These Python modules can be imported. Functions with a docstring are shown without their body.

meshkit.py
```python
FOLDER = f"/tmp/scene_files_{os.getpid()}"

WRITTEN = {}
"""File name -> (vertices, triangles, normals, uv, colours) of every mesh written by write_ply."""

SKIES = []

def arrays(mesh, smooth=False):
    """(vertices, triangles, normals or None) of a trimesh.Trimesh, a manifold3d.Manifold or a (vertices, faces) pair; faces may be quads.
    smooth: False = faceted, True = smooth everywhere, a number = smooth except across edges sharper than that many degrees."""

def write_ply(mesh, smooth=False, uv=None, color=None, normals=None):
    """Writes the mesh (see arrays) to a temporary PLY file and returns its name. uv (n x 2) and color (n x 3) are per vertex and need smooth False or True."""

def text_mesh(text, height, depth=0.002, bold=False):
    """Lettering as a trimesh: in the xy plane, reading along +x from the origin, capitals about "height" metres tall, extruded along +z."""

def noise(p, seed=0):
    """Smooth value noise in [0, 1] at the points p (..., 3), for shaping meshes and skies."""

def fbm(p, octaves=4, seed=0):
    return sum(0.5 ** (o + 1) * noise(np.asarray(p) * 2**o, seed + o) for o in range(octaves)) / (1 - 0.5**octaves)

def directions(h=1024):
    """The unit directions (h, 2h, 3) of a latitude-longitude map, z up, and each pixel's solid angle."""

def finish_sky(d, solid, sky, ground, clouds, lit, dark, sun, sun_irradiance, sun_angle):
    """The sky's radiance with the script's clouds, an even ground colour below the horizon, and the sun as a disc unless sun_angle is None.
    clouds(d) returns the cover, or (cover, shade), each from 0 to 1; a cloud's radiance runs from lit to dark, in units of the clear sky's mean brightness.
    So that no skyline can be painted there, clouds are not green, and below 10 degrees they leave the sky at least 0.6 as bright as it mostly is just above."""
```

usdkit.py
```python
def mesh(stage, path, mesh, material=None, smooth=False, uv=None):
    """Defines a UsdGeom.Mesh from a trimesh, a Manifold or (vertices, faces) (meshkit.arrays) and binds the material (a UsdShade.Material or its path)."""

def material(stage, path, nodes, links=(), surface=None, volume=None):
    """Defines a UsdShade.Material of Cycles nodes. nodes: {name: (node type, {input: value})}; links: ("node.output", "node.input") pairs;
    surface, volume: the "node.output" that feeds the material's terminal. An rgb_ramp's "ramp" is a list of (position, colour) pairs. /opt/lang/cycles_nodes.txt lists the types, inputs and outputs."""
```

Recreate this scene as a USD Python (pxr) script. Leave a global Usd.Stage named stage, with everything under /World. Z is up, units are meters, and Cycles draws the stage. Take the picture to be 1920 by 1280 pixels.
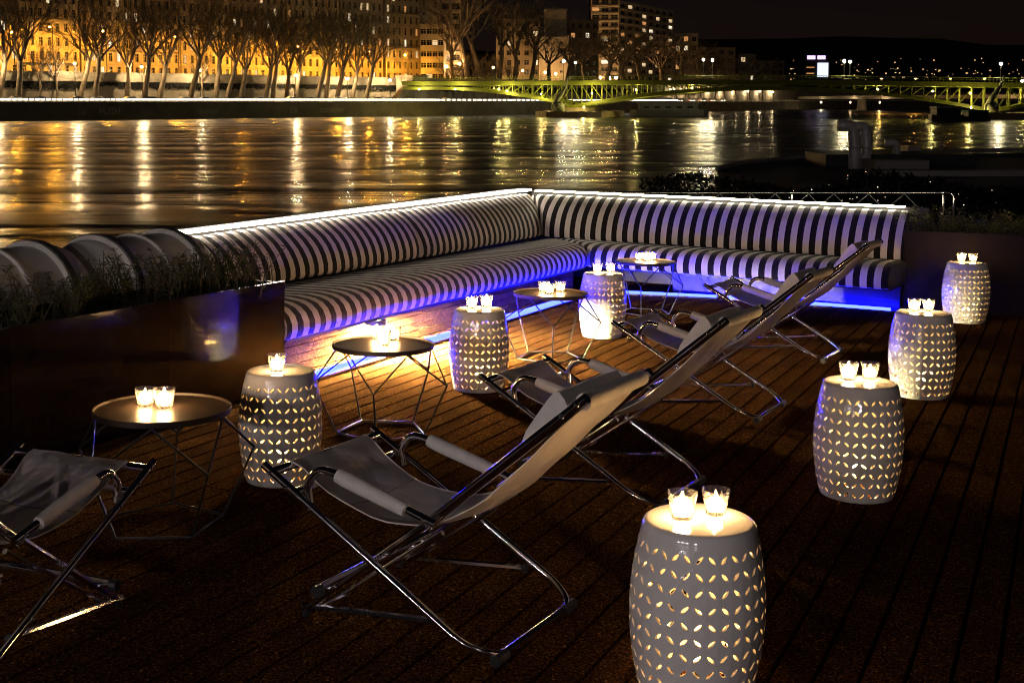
import math, random
import numpy as np, trimesh, usdkit, meshkit
from pxr import Usd, UsdGeom, UsdLux, UsdShade, Sdf, Gf, Vt
from shapely.geometry import Polygon
from shapely.ops import triangulate
rng = np.random.default_rng(7)
random.seed(7)
stage = Usd.Stage.CreateInMemory()
UsdGeom.SetStageUpAxis(stage, UsdGeom.Tokens.z)
UsdGeom.SetStageMetersPerUnit(stage, 1.0)
UsdGeom.Xform.Define(stage, '/World')
UsdGeom.Scope.Define(stage, '/World/Looks')

# ------------------------------------------------------------------ camera, sky, moon
CAMZ = 4.0                                   # camera height above the river
FPX, CX, CY = 2240.0, 960.0, 400.0           # lens in units of a 1920 x 1280 frame
PITCH = math.atan((CY - 190.0) / FPX)
cam = UsdGeom.Camera.Define(stage, '/World/camera')
cam.CreateHorizontalApertureAttr(36.0)
cam.CreateVerticalApertureAttr(24.0)
cam.CreateFocalLengthAttr(FPX / 1920 * 36.0)
cam.CreateVerticalApertureOffsetAttr(-(640 - CY) / 1920 * 36.0)
cam.CreateClippingRangeAttr(Gf.Vec2f(0.1, 20000))
cam.CreateExposureAttr(0.0)
cp, sp = math.cos(PITCH), math.sin(PITCH)
R = np.array([[1, 0, 0], [0, sp, -cp], [0, cp, sp]], float)   # columns right, up, back
CM = np.eye(4); CM[:3, :3] = R; CM[:3, 3] = (0, 0, CAMZ)
def gm(m): return Gf.Matrix4d(*np.asarray(m, float).T.ravel().tolist())
cam.AddTransformOp().Set(gm(CM))

SUN_EL, SUN_ROT = 0.6, 2.6                   # a faint unseen moon, high behind the boat
mat = usdkit.material
skym = mat(stage, '/World/Looks/night_sky', {
    's': ('sky_texture', {'sky_type': 'single_scattering', 'sun_disc': False, 'sun_elevation': SUN_EL, 'sun_rotation': SUN_ROT}),
    't': ('mix', {'mix_type': 'multiply', 'fac': 1.0, 'color2': (1.0, 0.50, 0.46)}),
    'b': ('background_shader', {'strength': 0.0011})}, [('s.color', 't.color1'), ('t.color', 'b.color')], surface='b.background')
dome = UsdLux.DomeLight.Define(stage, '/World/sky')
dome.CreateIntensityAttr(1.0)
UsdShade.MaterialBindingAPI.Apply(dome.GetPrim()).Bind(skym)
moon = UsdLux.DistantLight.Define(stage, '/World/moon')
moon.CreateNormalizeAttr(True); moon.CreateIntensityAttr(0.004); moon.CreateAngleAttr(0.5)
moon.CreateColorAttr(Gf.Vec3f(1.0, 0.93, 0.85))
_d = np.array([math.sin(SUN_ROT) * math.cos(SUN_EL), math.cos(SUN_ROT) * math.cos(SUN_EL), math.sin(SUN_EL)])
_x = np.cross([0, 0, 1], _d); _x /= np.linalg.norm(_x)
_m = np.eye(4); _m[:3, :3] = np.stack([_x, np.cross(_d, _x), _d], 1)
moon.AddTransformOp().Set(gm(_m))

# ------------------------------------------------------------------ frames
HC = 1.45                                    # camera height above the deck
n_ = np.array([.0192, 1, (CY - 254.7) / FPX]); n_ /= np.linalg.norm(n_)
def cray(x, y):
    r = np.array([x - CX, -(y - CY), -FPX]); return r / np.linalg.norm(r)
b_ = cray(2015, 254.7 + .0192 * (2015 - CX)); b_ -= n_ * (n_ @ b_); b_ /= np.linalg.norm(b_)
a_ = np.cross(b_, n_)
DECK = np.eye(4); DECK[:3, :3] = R @ np.stack([a_, b_, n_], 1)
DECK[:3, 3] = np.array([0, 0, CAMZ]) - DECK[:3, 2] * HC      # the moored boat's deck, trimmed a little by the bow
EYE = np.eye(4)
def wray(x, y): return R @ cray(x, y)
def wz(x, y, z):                             # the point of a sight line at height z
    r = wray(x, y); t = (z - CAMZ) / r[2]; return np.array([0, 0, CAMZ]) + r * t
def wd(x, y, Y):                             # the point of a sight line Y metres out
    r = wray(x, y); t = Y / r[1]; return np.array([0, 0, CAMZ]) + r * t
def trs(p=(0, 0, 0), rz=0, s=(1, 1, 1), base=EYE):
    if np.ndim(s) == 0: s = (s, s, s)
    m = np.eye(4); c, q = math.cos(rz), math.sin(rz)
    m[:3, :3] = np.array([[c, -q, 0], [q, c, 0], [0, 0, 1]]) @ np.diag(s); m[:3, 3] = p
    return base @ m

# ------------------------------------------------------------------ helpers
used = {}
def numbered(path):
    k = used.get(path, -1) + 1; used[path] = k
    return path if k == 0 else f'{path}_{k:03d}'
def tag(prim, label=None, cat=None, group=None, kind=None):
    for k, v in (('label', label), ('category', cat), ('group', group), ('kind', kind)):
        if v: prim.SetCustomDataByKey(k, v)
    return prim
def thing(name, label, cat, m=EYE, group=None, kind=None):
    x = UsdGeom.Xform.Define(stage, numbered('/World/' + name)); x.AddTransformOp().Set(gm(m))
    tag(x.GetPrim(), label, cat, group, kind)
    return x.GetPrim()
def obj(name, mesh, m, parent=None, smooth=35, label=None):
    base = str(parent.GetPath()) if parent is not None else '/World'
    p = usdkit.mesh(stage, numbered(f'{base}/{name}'), mesh, m, smooth=smooth).GetPrim()
    if label: p.SetCustomDataByKey('label', label)
    return p
def struct(name, mesh, m, smooth=False, mtx=None, kind='structure'):
    p = obj(name, mesh, m, None, smooth)
    if mtx is not None: UsdGeom.Xformable(p).AddTransformOp().Set(gm(mtx))
    tag(p, kind=kind); return p
def dup(src, m, label, group=None):
    was = src.GetCustomData()
    name = src.GetName()
    while name[-4:-3] == '_' and name[-3:].isdigit(): name = name[:-4]
    x = UsdGeom.Xform.Define(stage, numbered('/World/' + name))
    x.GetPrim().GetReferences().AddInternalReference(src.GetPath())
    x.GetPrim().SetInstanceable(True)
    op = x.MakeMatrixXform(); op.Set(gm(m))
    tag(x.GetPrim(), label, was.get('category'), group or was.get('group'))
    return x.GetPrim()
class MB:
    def __init__(s): s.v = []; s.f = []; s.n = 0
    def add(s, v, f):
        s.v.append(np.asarray(v, float)); s.f.append(np.asarray(f, int) + s.n); s.n += len(v); return s
    def mesh(s, t): return s.add(t.vertices, t.faces)
    def box(s, c, e, rz=0):
        t = trimesh.creation.box(e)
        if rz: t.apply_transform(trimesh.transformations.rotation_matrix(rz, [0, 0, 1]))
        t.apply_translation(c); return s.mesh(t)
    def tube(s, pts, r, k=8, cap=True):
        return s.add(*tube(pts, r, k, cap))
    def sph(s, c, r, sub=1):
        t = trimesh.creation.icosphere(sub, 1.0); return s.add(t.vertices * np.asarray(r) + np.asarray(c), t.faces)
    def out(s): return np.vstack(s.v), np.vstack(s.f)
def tube(pts, r, k=8, cap=True):
    p = np.asarray(pts, float); n = len(p); r = np.broadcast_to(np.asarray(r, float), (n,))
    t = np.gradient(p, axis=0); t /= np.linalg.norm(t, axis=1, keepdims=True) + 1e-12
    u = np.cross(t[0], [0, 0, 1.] if abs(t[0][2]) < .9 else [1., 0, 0]); u /= np.linalg.norm(u)
    ang = np.arange(k) / k * 2 * math.pi; vs = []
    for i in range(n):
        u = u - t[i] * (u @ t[i]); u /= np.linalg.norm(u); w = np.cross(t[i], u)
        vs.append(p[i] + r[i] * (np.cos(ang)[:, None] * u + np.sin(ang)[:, None] * w))
    v = np.vstack(vs); f = []
    for i in range(n - 1):
        for j in range(k):
            a, b, c, d = i*k+j, i*k+(j+1) % k, (i+1)*k+(j+1) % k, (i+1)*k+j
            f += [(a, b, c), (a, c, d)]
    if cap:
        v = np.vstack([v, p[0], p[-1]]); m = n * k
        for j in range(k): f += [(m, (j+1) % k, j), (m+1, (n-1)*k+j, (n-1)*k+(j+1) % k)]
    return v, np.array(f)
def fillet(pts, rad, seg=6):
    p = [np.asarray(q, float) for q in pts]; out = [p[0]]
    for i in range(1, len(p) - 1):
        a, b, c = p[i-1], p[i], p[i+1]
        u = (a-b)/np.linalg.norm(a-b); w = (c-b)/np.linalg.norm(c-b)
        L = min(rad, .45*np.linalg.norm(a-b), .45*np.linalg.norm(c-b))
        for k in range(seg+1):
            t = k/seg; out.append((1-t)**2*(b+u*L) + 2*t*(1-t)*b + t*t*(b+w*L))
    out.append(p[-1]); return np.array(out)
def lathe(prof, k=32):
    prof = np.asarray(prof, float); n = len(prof); ang = np.arange(k)/k*2*math.pi
    v = np.stack([prof[:, 0][:, None]*np.cos(ang), prof[:, 0][:, None]*np.sin(ang), np.repeat(prof[:, 1][:, None], k, 1)], -1).reshape(-1, 3)
    f = []
    for i in range(n-1):
        for j in range(k):
            a, b, c, d = i*k+j, i*k+(j+1) % k, (i+1)*k+(j+1) % k, (i+1)*k+j
            if prof[i, 0] > 1e-6: f.append((a, b, c))
            if prof[i+1, 0] > 1e-6: f.append((a, c, d))
    return v, np.array(f)
def sheet_loop(rings):
    """closed cross-sections joined one after another, ends capped with fans"""
    rings = [np.asarray(r, float) for r in rings]; k = len(rings[0]); v = np.vstack(rings); f = []
    for i in range(len(rings)-1):
        for j in range(k):
            a, b, c, d = i*k+j, i*k+(j+1) % k, (i+1)*k+(j+1) % k, (i+1)*k+j
            f += [(a, b, c), (a, c, d)]
    m = len(v); v = np.vstack([v, rings[0].mean(0), rings[-1].mean(0)]); e = (len(rings)-1)*k
    for j in range(k): f += [(m, (j+1) % k, j), (m+1, e+j, e+(j+1) % k)]
    return v, np.array(f)
def prism(poly, z0, z1):
    t = trimesh.creation.extrude_polygon(Polygon(poly), z1-z0, engine='earcut'); t.apply_translation((0, 0, z0)); return t

# ------------------------------------------------------------------ materials
LK = '/World/Looks/'
def pbr(name, col, rough=.6, metal=0, spec=.5, var=.0, vscale=6, bump=0, bscale=40, bdist=.01, **kw):
    nodes = {'p': ('principled_bsdf', {'base_color': col, 'roughness': rough, 'metallic': metal, 'specular_ior_level': spec, **kw})}
    links = []
    if var or bump:
        nodes['tc'] = ('texture_coordinate', {})
    if var:
        nodes['n'] = ('noise_texture', {'scale': vscale, 'detail': 5.0, 'roughness': .6}); links.append(('tc.object', 'n.vector'))
        c = np.array(col)
        nodes['r'] = ('rgb_ramp', {'ramp': [(.3, tuple(c*(1-var))), (.7, tuple(np.minimum(c*(1+var), .95)))]})
        links += [('n.fac', 'r.fac'), ('r.color', 'p.base_color')]
    if bump:
        nodes['bn'] = ('noise_texture', {'scale': bscale, 'detail': 3.0}); nodes['bp'] = ('bump', {'strength': bump, 'distance': bdist})
        links += [('tc.object', 'bn.vector'), ('bn.fac', 'bp.height'), ('bp.normal', 'p.normal')]
    return mat(stage, LK+name, nodes, links, surface='p.BSDF')
def glow(name, col, strength):
    return mat(stage, LK+name, {'e': ('emission', {'color': col, 'strength': strength})}, surface='e.emission')

M = {}
M['ceramic'] = pbr('white_ceramic', (.72, .70, .66), .12, spec=.55, var=.03, vscale=9, coat_weight=.4)
M['chrome'] = pbr('polished_aluminium', (.92, .91, .92), .12, metal=1, var=.03, vscale=30)
M['black_cap'] = pbr('black_plastic', (.015, .015, .016), .45)
M['table_top'] = pbr('brown_lacquered_metal', (.045, .030, .020), .42, var=.25, vscale=14, bump=.15, bscale=90, bdist=.002)
M['table_wire'] = pbr('dark_painted_wire', (.03, .028, .03), .35, metal=.4)
M['corten'] = pbr('dark_polished_steel', (.008, .005, .004), .07, spec=.32, var=.5, vscale=5, bump=.03, bscale=3.5, bdist=.03)
M['planter_r'] = pbr('dark_brown_planter', (.010, .006, .005), .7, spec=.2, var=.4, vscale=5)
M['soil'] = pbr('potting_soil', (.02, .014, .01), .95, var=.4, vscale=40)
M['raft'] = pbr('grey_white_fibreglass', (.62, .60, .54), .38, var=.18, vscale=4, bump=.1, bscale=12)
M['strap'] = pbr('dark_strap', (.04, .04, .04), .7)
M['ink'] = pbr('dark_print', (.06, .06, .06), .6)
M['plinth_dark'] = pbr('dark_bench_frame', (.006, .006, .007), .3, spec=.3)
M['coaming'] = pbr('boat_coaming', (.025, .024, .026), .4)
M['joist'] = pbr('deck_underlay', (.004, .0035, .003), .9)
M['hull'] = pbr('dark_hull', (.012, .012, .014), .5)
M['wax'] = glow('candle_wax', (1.0, .56, .22), 140)
M['flame'] = glow('candle_flame', (1.0, .62, .26), 300)
M['bulb'] = glow('lantern_bulb', (1.0, .50, .13), 230)
M['strip_warm'] = glow('warm_light_strip', (1.0, .84, .64), 12.0)
M['strip_pale'] = glow('pale_light_strip', (1.0, .90, .62), 9.0)
M['strip_blue'] = glow('blue_light_strip', (.0011, .0017, 1.0), 380.0)
M['wall_lamp'] = glow('wall_lamp_globe', (1.0, .87, .90), 370)  # out of view, lights the stools, chairs and benches
M['floor_lamp'] = glow('warm_floor_lamp', (1.0, .82, .33), 950000)

def deck_mat():
    return mat(stage, LK+'composite_decking', {
        'g': ('geometry', {}),
        'n1': ('noise_texture', {'scale': 125.0, 'detail': 2.0, 'roughness': .8}),
        'vo': ('voronoi_texture', {'scale': 190.0, 'feature': 'f1'}), 'sc': ('separate_color', {}),
        'n2': ('noise_texture', {'scale': 2.3, 'detail': 4.0}),
        'r1': ('rgb_ramp', {'ramp': [(.34, (.010, .0036, .0018)), (.52, (.052, .022, .0095)), (.66, (.135, .066, .027))]}),
        'r3': ('rgb_ramp', {'ramp': [(0, (.45, .42, .40)), (.5, (.9, .9, .9)), (.93, (1.35, 1.3, 1.25)), (.972, (1.5, 1.5, 1.5)), (.98, (4, 3.8, 3.4)), (1, (4, 3.8, 3.4))]}),  # random grain tone; the rare brightest cells are painted sparkle
        'r2': ('rgb_ramp', {'ramp': [(.3, (.66, .62, .60)), (.7, (1.1, 1.05, 1.0))]}),
        'mx': ('mix', {'mix_type': 'multiply', 'fac': 1.0}), 'my': ('mix', {'mix_type': 'multiply', 'fac': 1.0}),
        'oi': ('object_info', {}), 'r4': ('rgb_ramp', {'ramp': [(0, (.78, .78, .78)), (1, (1.1, 1.08, 1.05))]}), 'mz': ('mix', {'mix_type': 'multiply', 'fac': 1.0}),
        'b': ('bump', {'strength': 1.0, 'distance': .006}),
        'p': ('diffuse_bsdf', {'roughness': .6})},
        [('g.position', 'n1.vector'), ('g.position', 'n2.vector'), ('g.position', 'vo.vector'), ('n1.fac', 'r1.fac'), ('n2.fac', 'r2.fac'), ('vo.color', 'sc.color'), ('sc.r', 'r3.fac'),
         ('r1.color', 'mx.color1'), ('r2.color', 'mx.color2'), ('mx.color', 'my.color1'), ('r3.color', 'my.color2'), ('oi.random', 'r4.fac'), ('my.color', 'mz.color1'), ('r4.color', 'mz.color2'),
         ('mz.color', 'p.color'), ('n1.fac', 'b.height'), ('b.normal', 'p.normal')], surface='p.BSDF')
M['deck'] = deck_mat()

def stripe_mat(period):
    return mat(stage, LK+'striped_fabric', {
        'tc': ('texture_coordinate', {}), 'sx': ('separate_xyz', {}),
        'd': ('math', {'math_type': 'divide', 'value2': period}), 'f': ('math', {'math_type': 'fraction'}),
        'r': ('rgb_ramp', {'ramp': [(0.0, (.012, .010, .012)), (.485, (.012, .010, .012)), (.50, (.82, .77, .74)), (.985, (.82, .77, .74)), (1.0, (.012, .010, .012))]}),
        'n': ('noise_texture', {'scale': 420.0, 'detail': 2.0}), 'w': ('noise_texture', {'scale': 7.0, 'detail': 3.0, 'distortion': .6}),
        'ad': ('math', {'math_type': 'multiply_add', 'value2': 7.0}),
        'b': ('bump', {'strength': .35, 'distance': .006}),
        'p': ('principled_bsdf', {'roughness': .85, 'specular_ior_level': .2, 'sheen_weight': .15})},
        [('tc.object', 'sx.vector'), ('sx.x', 'd.value1'), ('d.value', 'f.value1'), ('f.value', 'r.fac'), ('r.color', 'p.base_color'),
         ('tc.object', 'n.vector'), ('tc.object', 'w.vector'), ('w.fac', 'ad.value1'), ('n.fac', 'ad.value3'), ('ad.value', 'b.height'), ('b.normal', 'p.normal')], surface='p.BSDF')
M['stripe'] = stripe_mat(.115)

M['sling'] = mat(stage, LK+'sling_fabric', {
    'tc': ('texture_coordinate', {}), 'n': ('noise_texture', {'scale': 500.0, 'detail': 1.0}),
    'r': ('rgb_ramp', {'ramp': [(.35, (.60, .56, .52)), (.65, (.78, .74, .69))]}),
    'b': ('bump', {'strength': .3, 'distance': .001}),
    'p': ('principled_bsdf', {'roughness': .6, 'specular_ior_level': .3}), 't': ('translucent_bsdf', {'color': (.55, .51, .47)}), 'm': ('mix_closure', {'fac': .38}), 'n2': ('noise_texture', {'scale': 8.0, 'detail': 2.0, 'distortion': 1.2}), 'b2': ('bump', {'strength': .5, 'distance': .02})},
    [('tc.object', 'n.vector'), ('n.fac', 'r.fac'), ('r.color', 'p.base_color'), ('n.fac', 'b.height'), ('tc.object', 'n2.vector'), ('n2.fac', 'b2.height'), ('b2.normal', 'b.normal'), ('b.normal', 'p.normal'), ('p.BSDF', 'm.closure1'), ('t.BSDF', 'm.closure2')], surface='m.closure')
M['piping'] = pbr('pale_piping', (.6, .56, .54), .8)
M['pad'] = pbr('pad_fabric', (.66, .62, .56), .65, spec=.3, var=.08, vscale=30, bump=.3, bscale=260, bdist=.002)
M['glass'] = mat(stage, LK+'clear_glass', {
    'f': ('fresnel', {'IOR': 1.22}), 't': ('transparent_bsdf', {'color': (.985, .98, .97)}), 'g': ('glossy_bsdf', {'color': (1, 1, 1), 'roughness': .04}), 'm': ('mix_closure', {}),
    'l': ('translucent_bsdf', {'color': (.9, .9, .9)}), 'm2': ('mix_closure', {'fac': .035})},
    [('f.fac', 'm.fac'), ('t.BSDF', 'm.closure1'), ('g.BSDF', 'm.closure2'), ('m.closure', 'm2.closure1'), ('l.BSDF', 'm2.closure2')], surface='m2.closure')
def leaf(name, c1, c2):
    return mat(stage, LK+name, {'g': ('geometry', {}), 'r': ('rgb_ramp', {'ramp': [(0, c1), (1, c2)]}),
        'p': ('principled_bsdf', {'roughness': .6, 'specular_ior_level': .3}), 't': ('translucent_bsdf', {'color': c2}), 'm': ('mix_closure', {'fac': .25})},
        [('g.random_per_island', 'r.fac'), ('r.color', 'p.base_color'), ('p.BSDF', 'm.closure1'), ('t.BSDF', 'm.closure2')], surface='m.closure')
M['herb'] = leaf('rosemary_leaves', (.05, .075, .025), (.13, .16, .06))
M['lavender'] = leaf('lavender_leaves', (.22, .26, .08), (.42, .45, .18))
M['dry'] = leaf('dry_herb_leaves', (.16, .12, .06), (.26, .21, .11))
M['hedge'] = leaf('dark_hedge_leaves', (.004, .005, .004), (.016, .018, .012))
M['stem'] = pbr('herb_stem', (.06, .05, .03), .8)
# far bank
M['stone'] = pbr('embankment_stone', (.30, .27, .22), .85, var=.35, vscale=.35, bump=.4, bscale=2.2, bdist=.06)
M['quay'] = pbr('quay_concrete', (.17, .155, .13), .85, var=.35, vscale=.25, bump=.3, bscale=1.5, bdist=.05)
M['road'] = pbr('asphalt', (.035, .034, .032), .6, var=.2, vscale=.6)
M['rail_w'] = pbr('pale_guard_rail', (.70, .69, .66), .5)
M['bark'] = pbr('plane_tree_bark', (.17, .135, .095), .85, var=.35, vscale=1.6)
M['facade'] = pbr('limestone_facade', (.34, .285, .20), .85, var=.14, vscale=.3)
M['facade2'] = pbr('plaster_facade', (.30, .24, .17), .85, var=.12, vscale=.3)
M['concrete'] = pbr('cream_concrete', (.44, .39, .32), .85, var=.12, vscale=.2)
M['slate'] = pbr('slate_roof', (.04, .04, .045), .6)
M['iron'] = pbr('dark_ironwork', (.02, .02, .022), .5)
M['pane'] = pbr('dark_window_pane', (.02, .022, .025), .15, spec=.6)
M['lit1'] = glow('lit_window_warm', (1.0, .72, .38), .9)
M['lit2'] = glow('lit_window_pale', (1.0, .84, .58), 1.4)
M['lit3'] = glow('lit_window_orange', (1.0, .45, .14), .7)
M['frame'] = pbr('window_frame', (.3, .28, .25), .7)
M['green'] = pbr('green_bridge_paint', (.19, .23, .035), .5, var=.12, vscale=.5)
M['pierst'] = pbr('pier_granite', (.34, .29, .22), .85, var=.25, vscale=.6)
M['bronze'] = pbr('weathered_bronze', (.22, .25, .19), .5, var=.4, vscale=2)
M['carw'] = pbr('car_paint_white', (.6, .6, .58), .3, coat_weight=.4)
M['card'] = pbr('car_paint_dark', (.05, .05, .06), .3, coat_weight=.4)
M['carg'] = pbr('car_paint_silver', (.35, .35, .36), .35, metal=.3)
M['tyre'] = pbr('tyre', (.02, .02, .02), .8)
M['head'] = glow('headlight', (1.0, .86, .62), 30)
M['rail_lamp'] = glow('rail_lamp', (1.0, .86, .62), 4.0)
M['tail'] = glow('tail_light', (1.0, .06, .03), 6)
M['lamp_w'] = glow('white_street_lamp', (1.0, .68, .32), 2300)
M['lamp_o'] = glow('sodium_street_lamp', (1.0, .40, .03), 9500)
M['lamp_o3'] = glow('city_lamp', (1.0, .52, .17), 620)
M['lamp_o2'] = glow('far_sodium_lamp', (1.0, .46, .06), 1800)
M['lamp_w2'] = glow('far_white_lamp', (1.0, .72, .36), 700)
M['lamp_b'] = glow('bridge_lamp', (1.0, .84, .46), 750)
M['lamp_s'] = glow('small_bridge_lamp', (1.0, .74, .20), 1500)
M['hill'] = pbr('night_hill', (.02, .02, .018), .9)
M['screen'] = glow('tower_screen', (.72, .78, 1.0), 1.3)
M['sign'] = glow('tower_sign', (.78, .55, 1.0), 1.6)
M['spark'] = glow('far_house_lights', (1.0, .60, .26), 1.0)
M['barge'] = pbr('barge_paint', (.05, .05, .05), .5, var=.3, vscale=.5)
M['barge_deck'] = pbr('barge_deck', (.10, .09, .08), .7, var=.3, vscale=.7)
M['tarp'] = pbr('pale_hatch_cover', (.30, .28, .25), .7, var=.2, vscale=1)
M['pipe'] = pbr('galvanised_pipe', (.62, .60, .57), .4, metal=.1, var=.25, vscale=3)
M['teal'] = pbr('teal_canvas', (.02, .16, .13), .7)
M['glint'] = glow('fairy_light', (1.0, .85, .6), 1.6)
M['water'] = mat(stage, LK+'river_water', {
    'g': ('geometry', {}), 'm1': ('mapping', {'scale': (.30, 1.1, 1)}), 'm2': ('mapping', {'scale': (.03, .17, 1)}),
    'n1': ('noise_texture', {'scale': 1.0, 'detail': 3.0, 'roughness': .55}), 'n2': ('noise_texture', {'scale': 1.0, 'detail': 2.0}),
    'ml': ('math', {'math_type': 'multiply_add', 'value2': 5.5}),
    'b': ('bump', {'strength': 1.0, 'distance': .10}),
    'rr': ('map_range', {'from_min': .35, 'from_max': .65, 'to_min': .17, 'to_max': .32, 'clamp': True}),
    'p': ('principled_bsdf', {'base_color': (.006, .007, .009), 'ior': 1.33, 'specular_ior_level': .5})},
    [('g.position', 'm1.vector'), ('g.position', 'm2.vector'), ('m1.vector', 'n1.vector'), ('m2.vector', 'n2.vector'),
     ('n2.fac', 'ml.value1'), ('n1.fac', 'ml.value3'), ('ml.value', 'b.height'), ('b.normal', 'p.normal'), ('n2.fac', 'rr.value'), ('rr.result', 'p.roughness')], surface='p.BSDF')

# ------------------------------------------------------------------ river and far bank
struct('river_water', ([[-3000, -600, 0], [3000, -600, 0], [3000, 6000, 0], [-3000, 6000, 0]], [[0, 1, 2, 3]]), M['water'])

QL = np.array([(-240, 108), (-104.6, 244), (-23, 326), (14, 364), (60, 440), (138, 590), (260, 760), (420, 900)], float)  # the far quay's edge
def qpos(s, off=0.0):
    """s metres along the quay from the point opposite the left edge of the view; off metres back from the water"""
    seg = np.linalg.norm(np.diff(QL, axis=0), axis=1); cum = np.concatenate([[0], np.cumsum(seg)]) - seg[0]
    i = int(np.clip(np.searchsorted(cum, s, 'right')-1, 0, len(seg)-1)); t = (QL[i+1]-QL[i])/seg[i]
    p = QL[i]+t*(s-cum[i]); nn = np.array([-t[1], t[0]]); return p+nn*off, t, nn
def qoff(off):
    out = []
    for i in range(len(QL)):
        ns = []
        for j in (i-1, i):
            if 0 <= j < len(QL)-1:
                t = QL[j+1]-QL[j]; t /= np.linalg.norm(t); ns.append(np.array([-t[1], t[0]]))
        n = sum(ns); n /= np.linalg.norm(n); out.append(QL[i]+n*off/max(.5, n@ns[0]))
    return np.array(out)
_SS = np.arange(-140, 620, .5); _QC = {}
def qs_at(x, off=0.0):
    """the s at which the line off metres back crosses the sight line of column x"""
    if off not in _QC: _QC[off] = np.array([qpos(q, off)[0] for q in _SS])
    p = _QC[off]; return float(_SS[np.argmin(np.abs(p[:, 0]/p[:, 1]*cp-(x-CX)/FPX))])
def ribbon(o0, o1, z0, z1):
    """a band along the quay as a solid from offset o0 to o1, height z0 to z1"""
    a, b = qoff(o0), qoff(o1); rings = [[(*p, z0), (*q, z0), (*q, z1), (*p, z1)] for p, q in zip(a, b)]
    v, f = sheet_loop(rings); return v, f[:, ::-1]
ROADZ, UPZ = 3.6, 10.2
quay = thing('quay_wall', None, None, kind='structure')
obj('wall', ribbon(0, .8, -1, ROADZ), M['quay'], quay, False)
obj('coping', ribbon(-.12, .9, ROADZ+.003, ROADZ+.2), M['quay'], quay, False)
M['graf'] = pbr('white_graffiti', (.34, .33, .30), .8)
for txt, x0, h in (('HJIH', 190, 1.5), ('EB', 548, 1.3), ('COUNTRY', 602, 1.1), ('HONEY', 380, 1.0), ('EX', 154, 1.0)):
    g = meshkit.text_mesh(txt, h, .02, True); s = qs_at(x0); p, t, nn = qpos(s)
    v = np.array(g.vertices); w = np.stack([p[0]+t[0]*v[:, 0]-nn[0]*(v[:, 2]+.01), p[1]+t[1]*v[:, 0]-nn[1]*(v[:, 2]+.01), v[:, 1]+1.15], 1)
    obj('graffiti', (w, g.faces), M['graf'], quay, False)
struct('quay_road', ribbon(.9, 13.5, ROADZ-.6, ROADZ), M['road'])
bank = thing('embankment_wall', None, None, kind='structure')
obj('wall', ribbon(13.5, 14.3, ROADZ-.6, UPZ+.1), M['stone'], bank, False)
obj('band', ribbon(13.3, 14.5, UPZ-1.75, UPZ-1.45), M['stone'], bank, False)
obj('coping', ribbon(13.35, 14.45, UPZ+.1, UPZ+.4), M['stone'], bank, False)
struct('upper_street', ribbon(14.5, 33.0, UPZ-.8, UPZ-.4), M['road'])
struct('far_ground', ribbon(33.0, 400.0, UPZ-.9, UPZ-.3), M['hill'])

# low pale guard rail with posts
gr = thing('guard_rail', 'pale guard rail with close posts along the far riverside road', 'guard rail')
obj('lower_beam', ribbon(.55, .68, ROADZ+.38, ROADZ+.66), M['rail_w'], gr, False)
obj('upper_beam', ribbon(.57, .66, ROADZ+.92, ROADZ+1.02), M['rail_w'], gr, False)
pm = MB()
for s in np.arange(-60, 420, 3.0):
    p, t, nn = qpos(s, .62); pm.box((p[0], p[1], ROADZ+.61), (.09, .09, .85))
tag(obj('posts', pm.out(), M['rail_w'], gr, False), kind='stuff')

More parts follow.
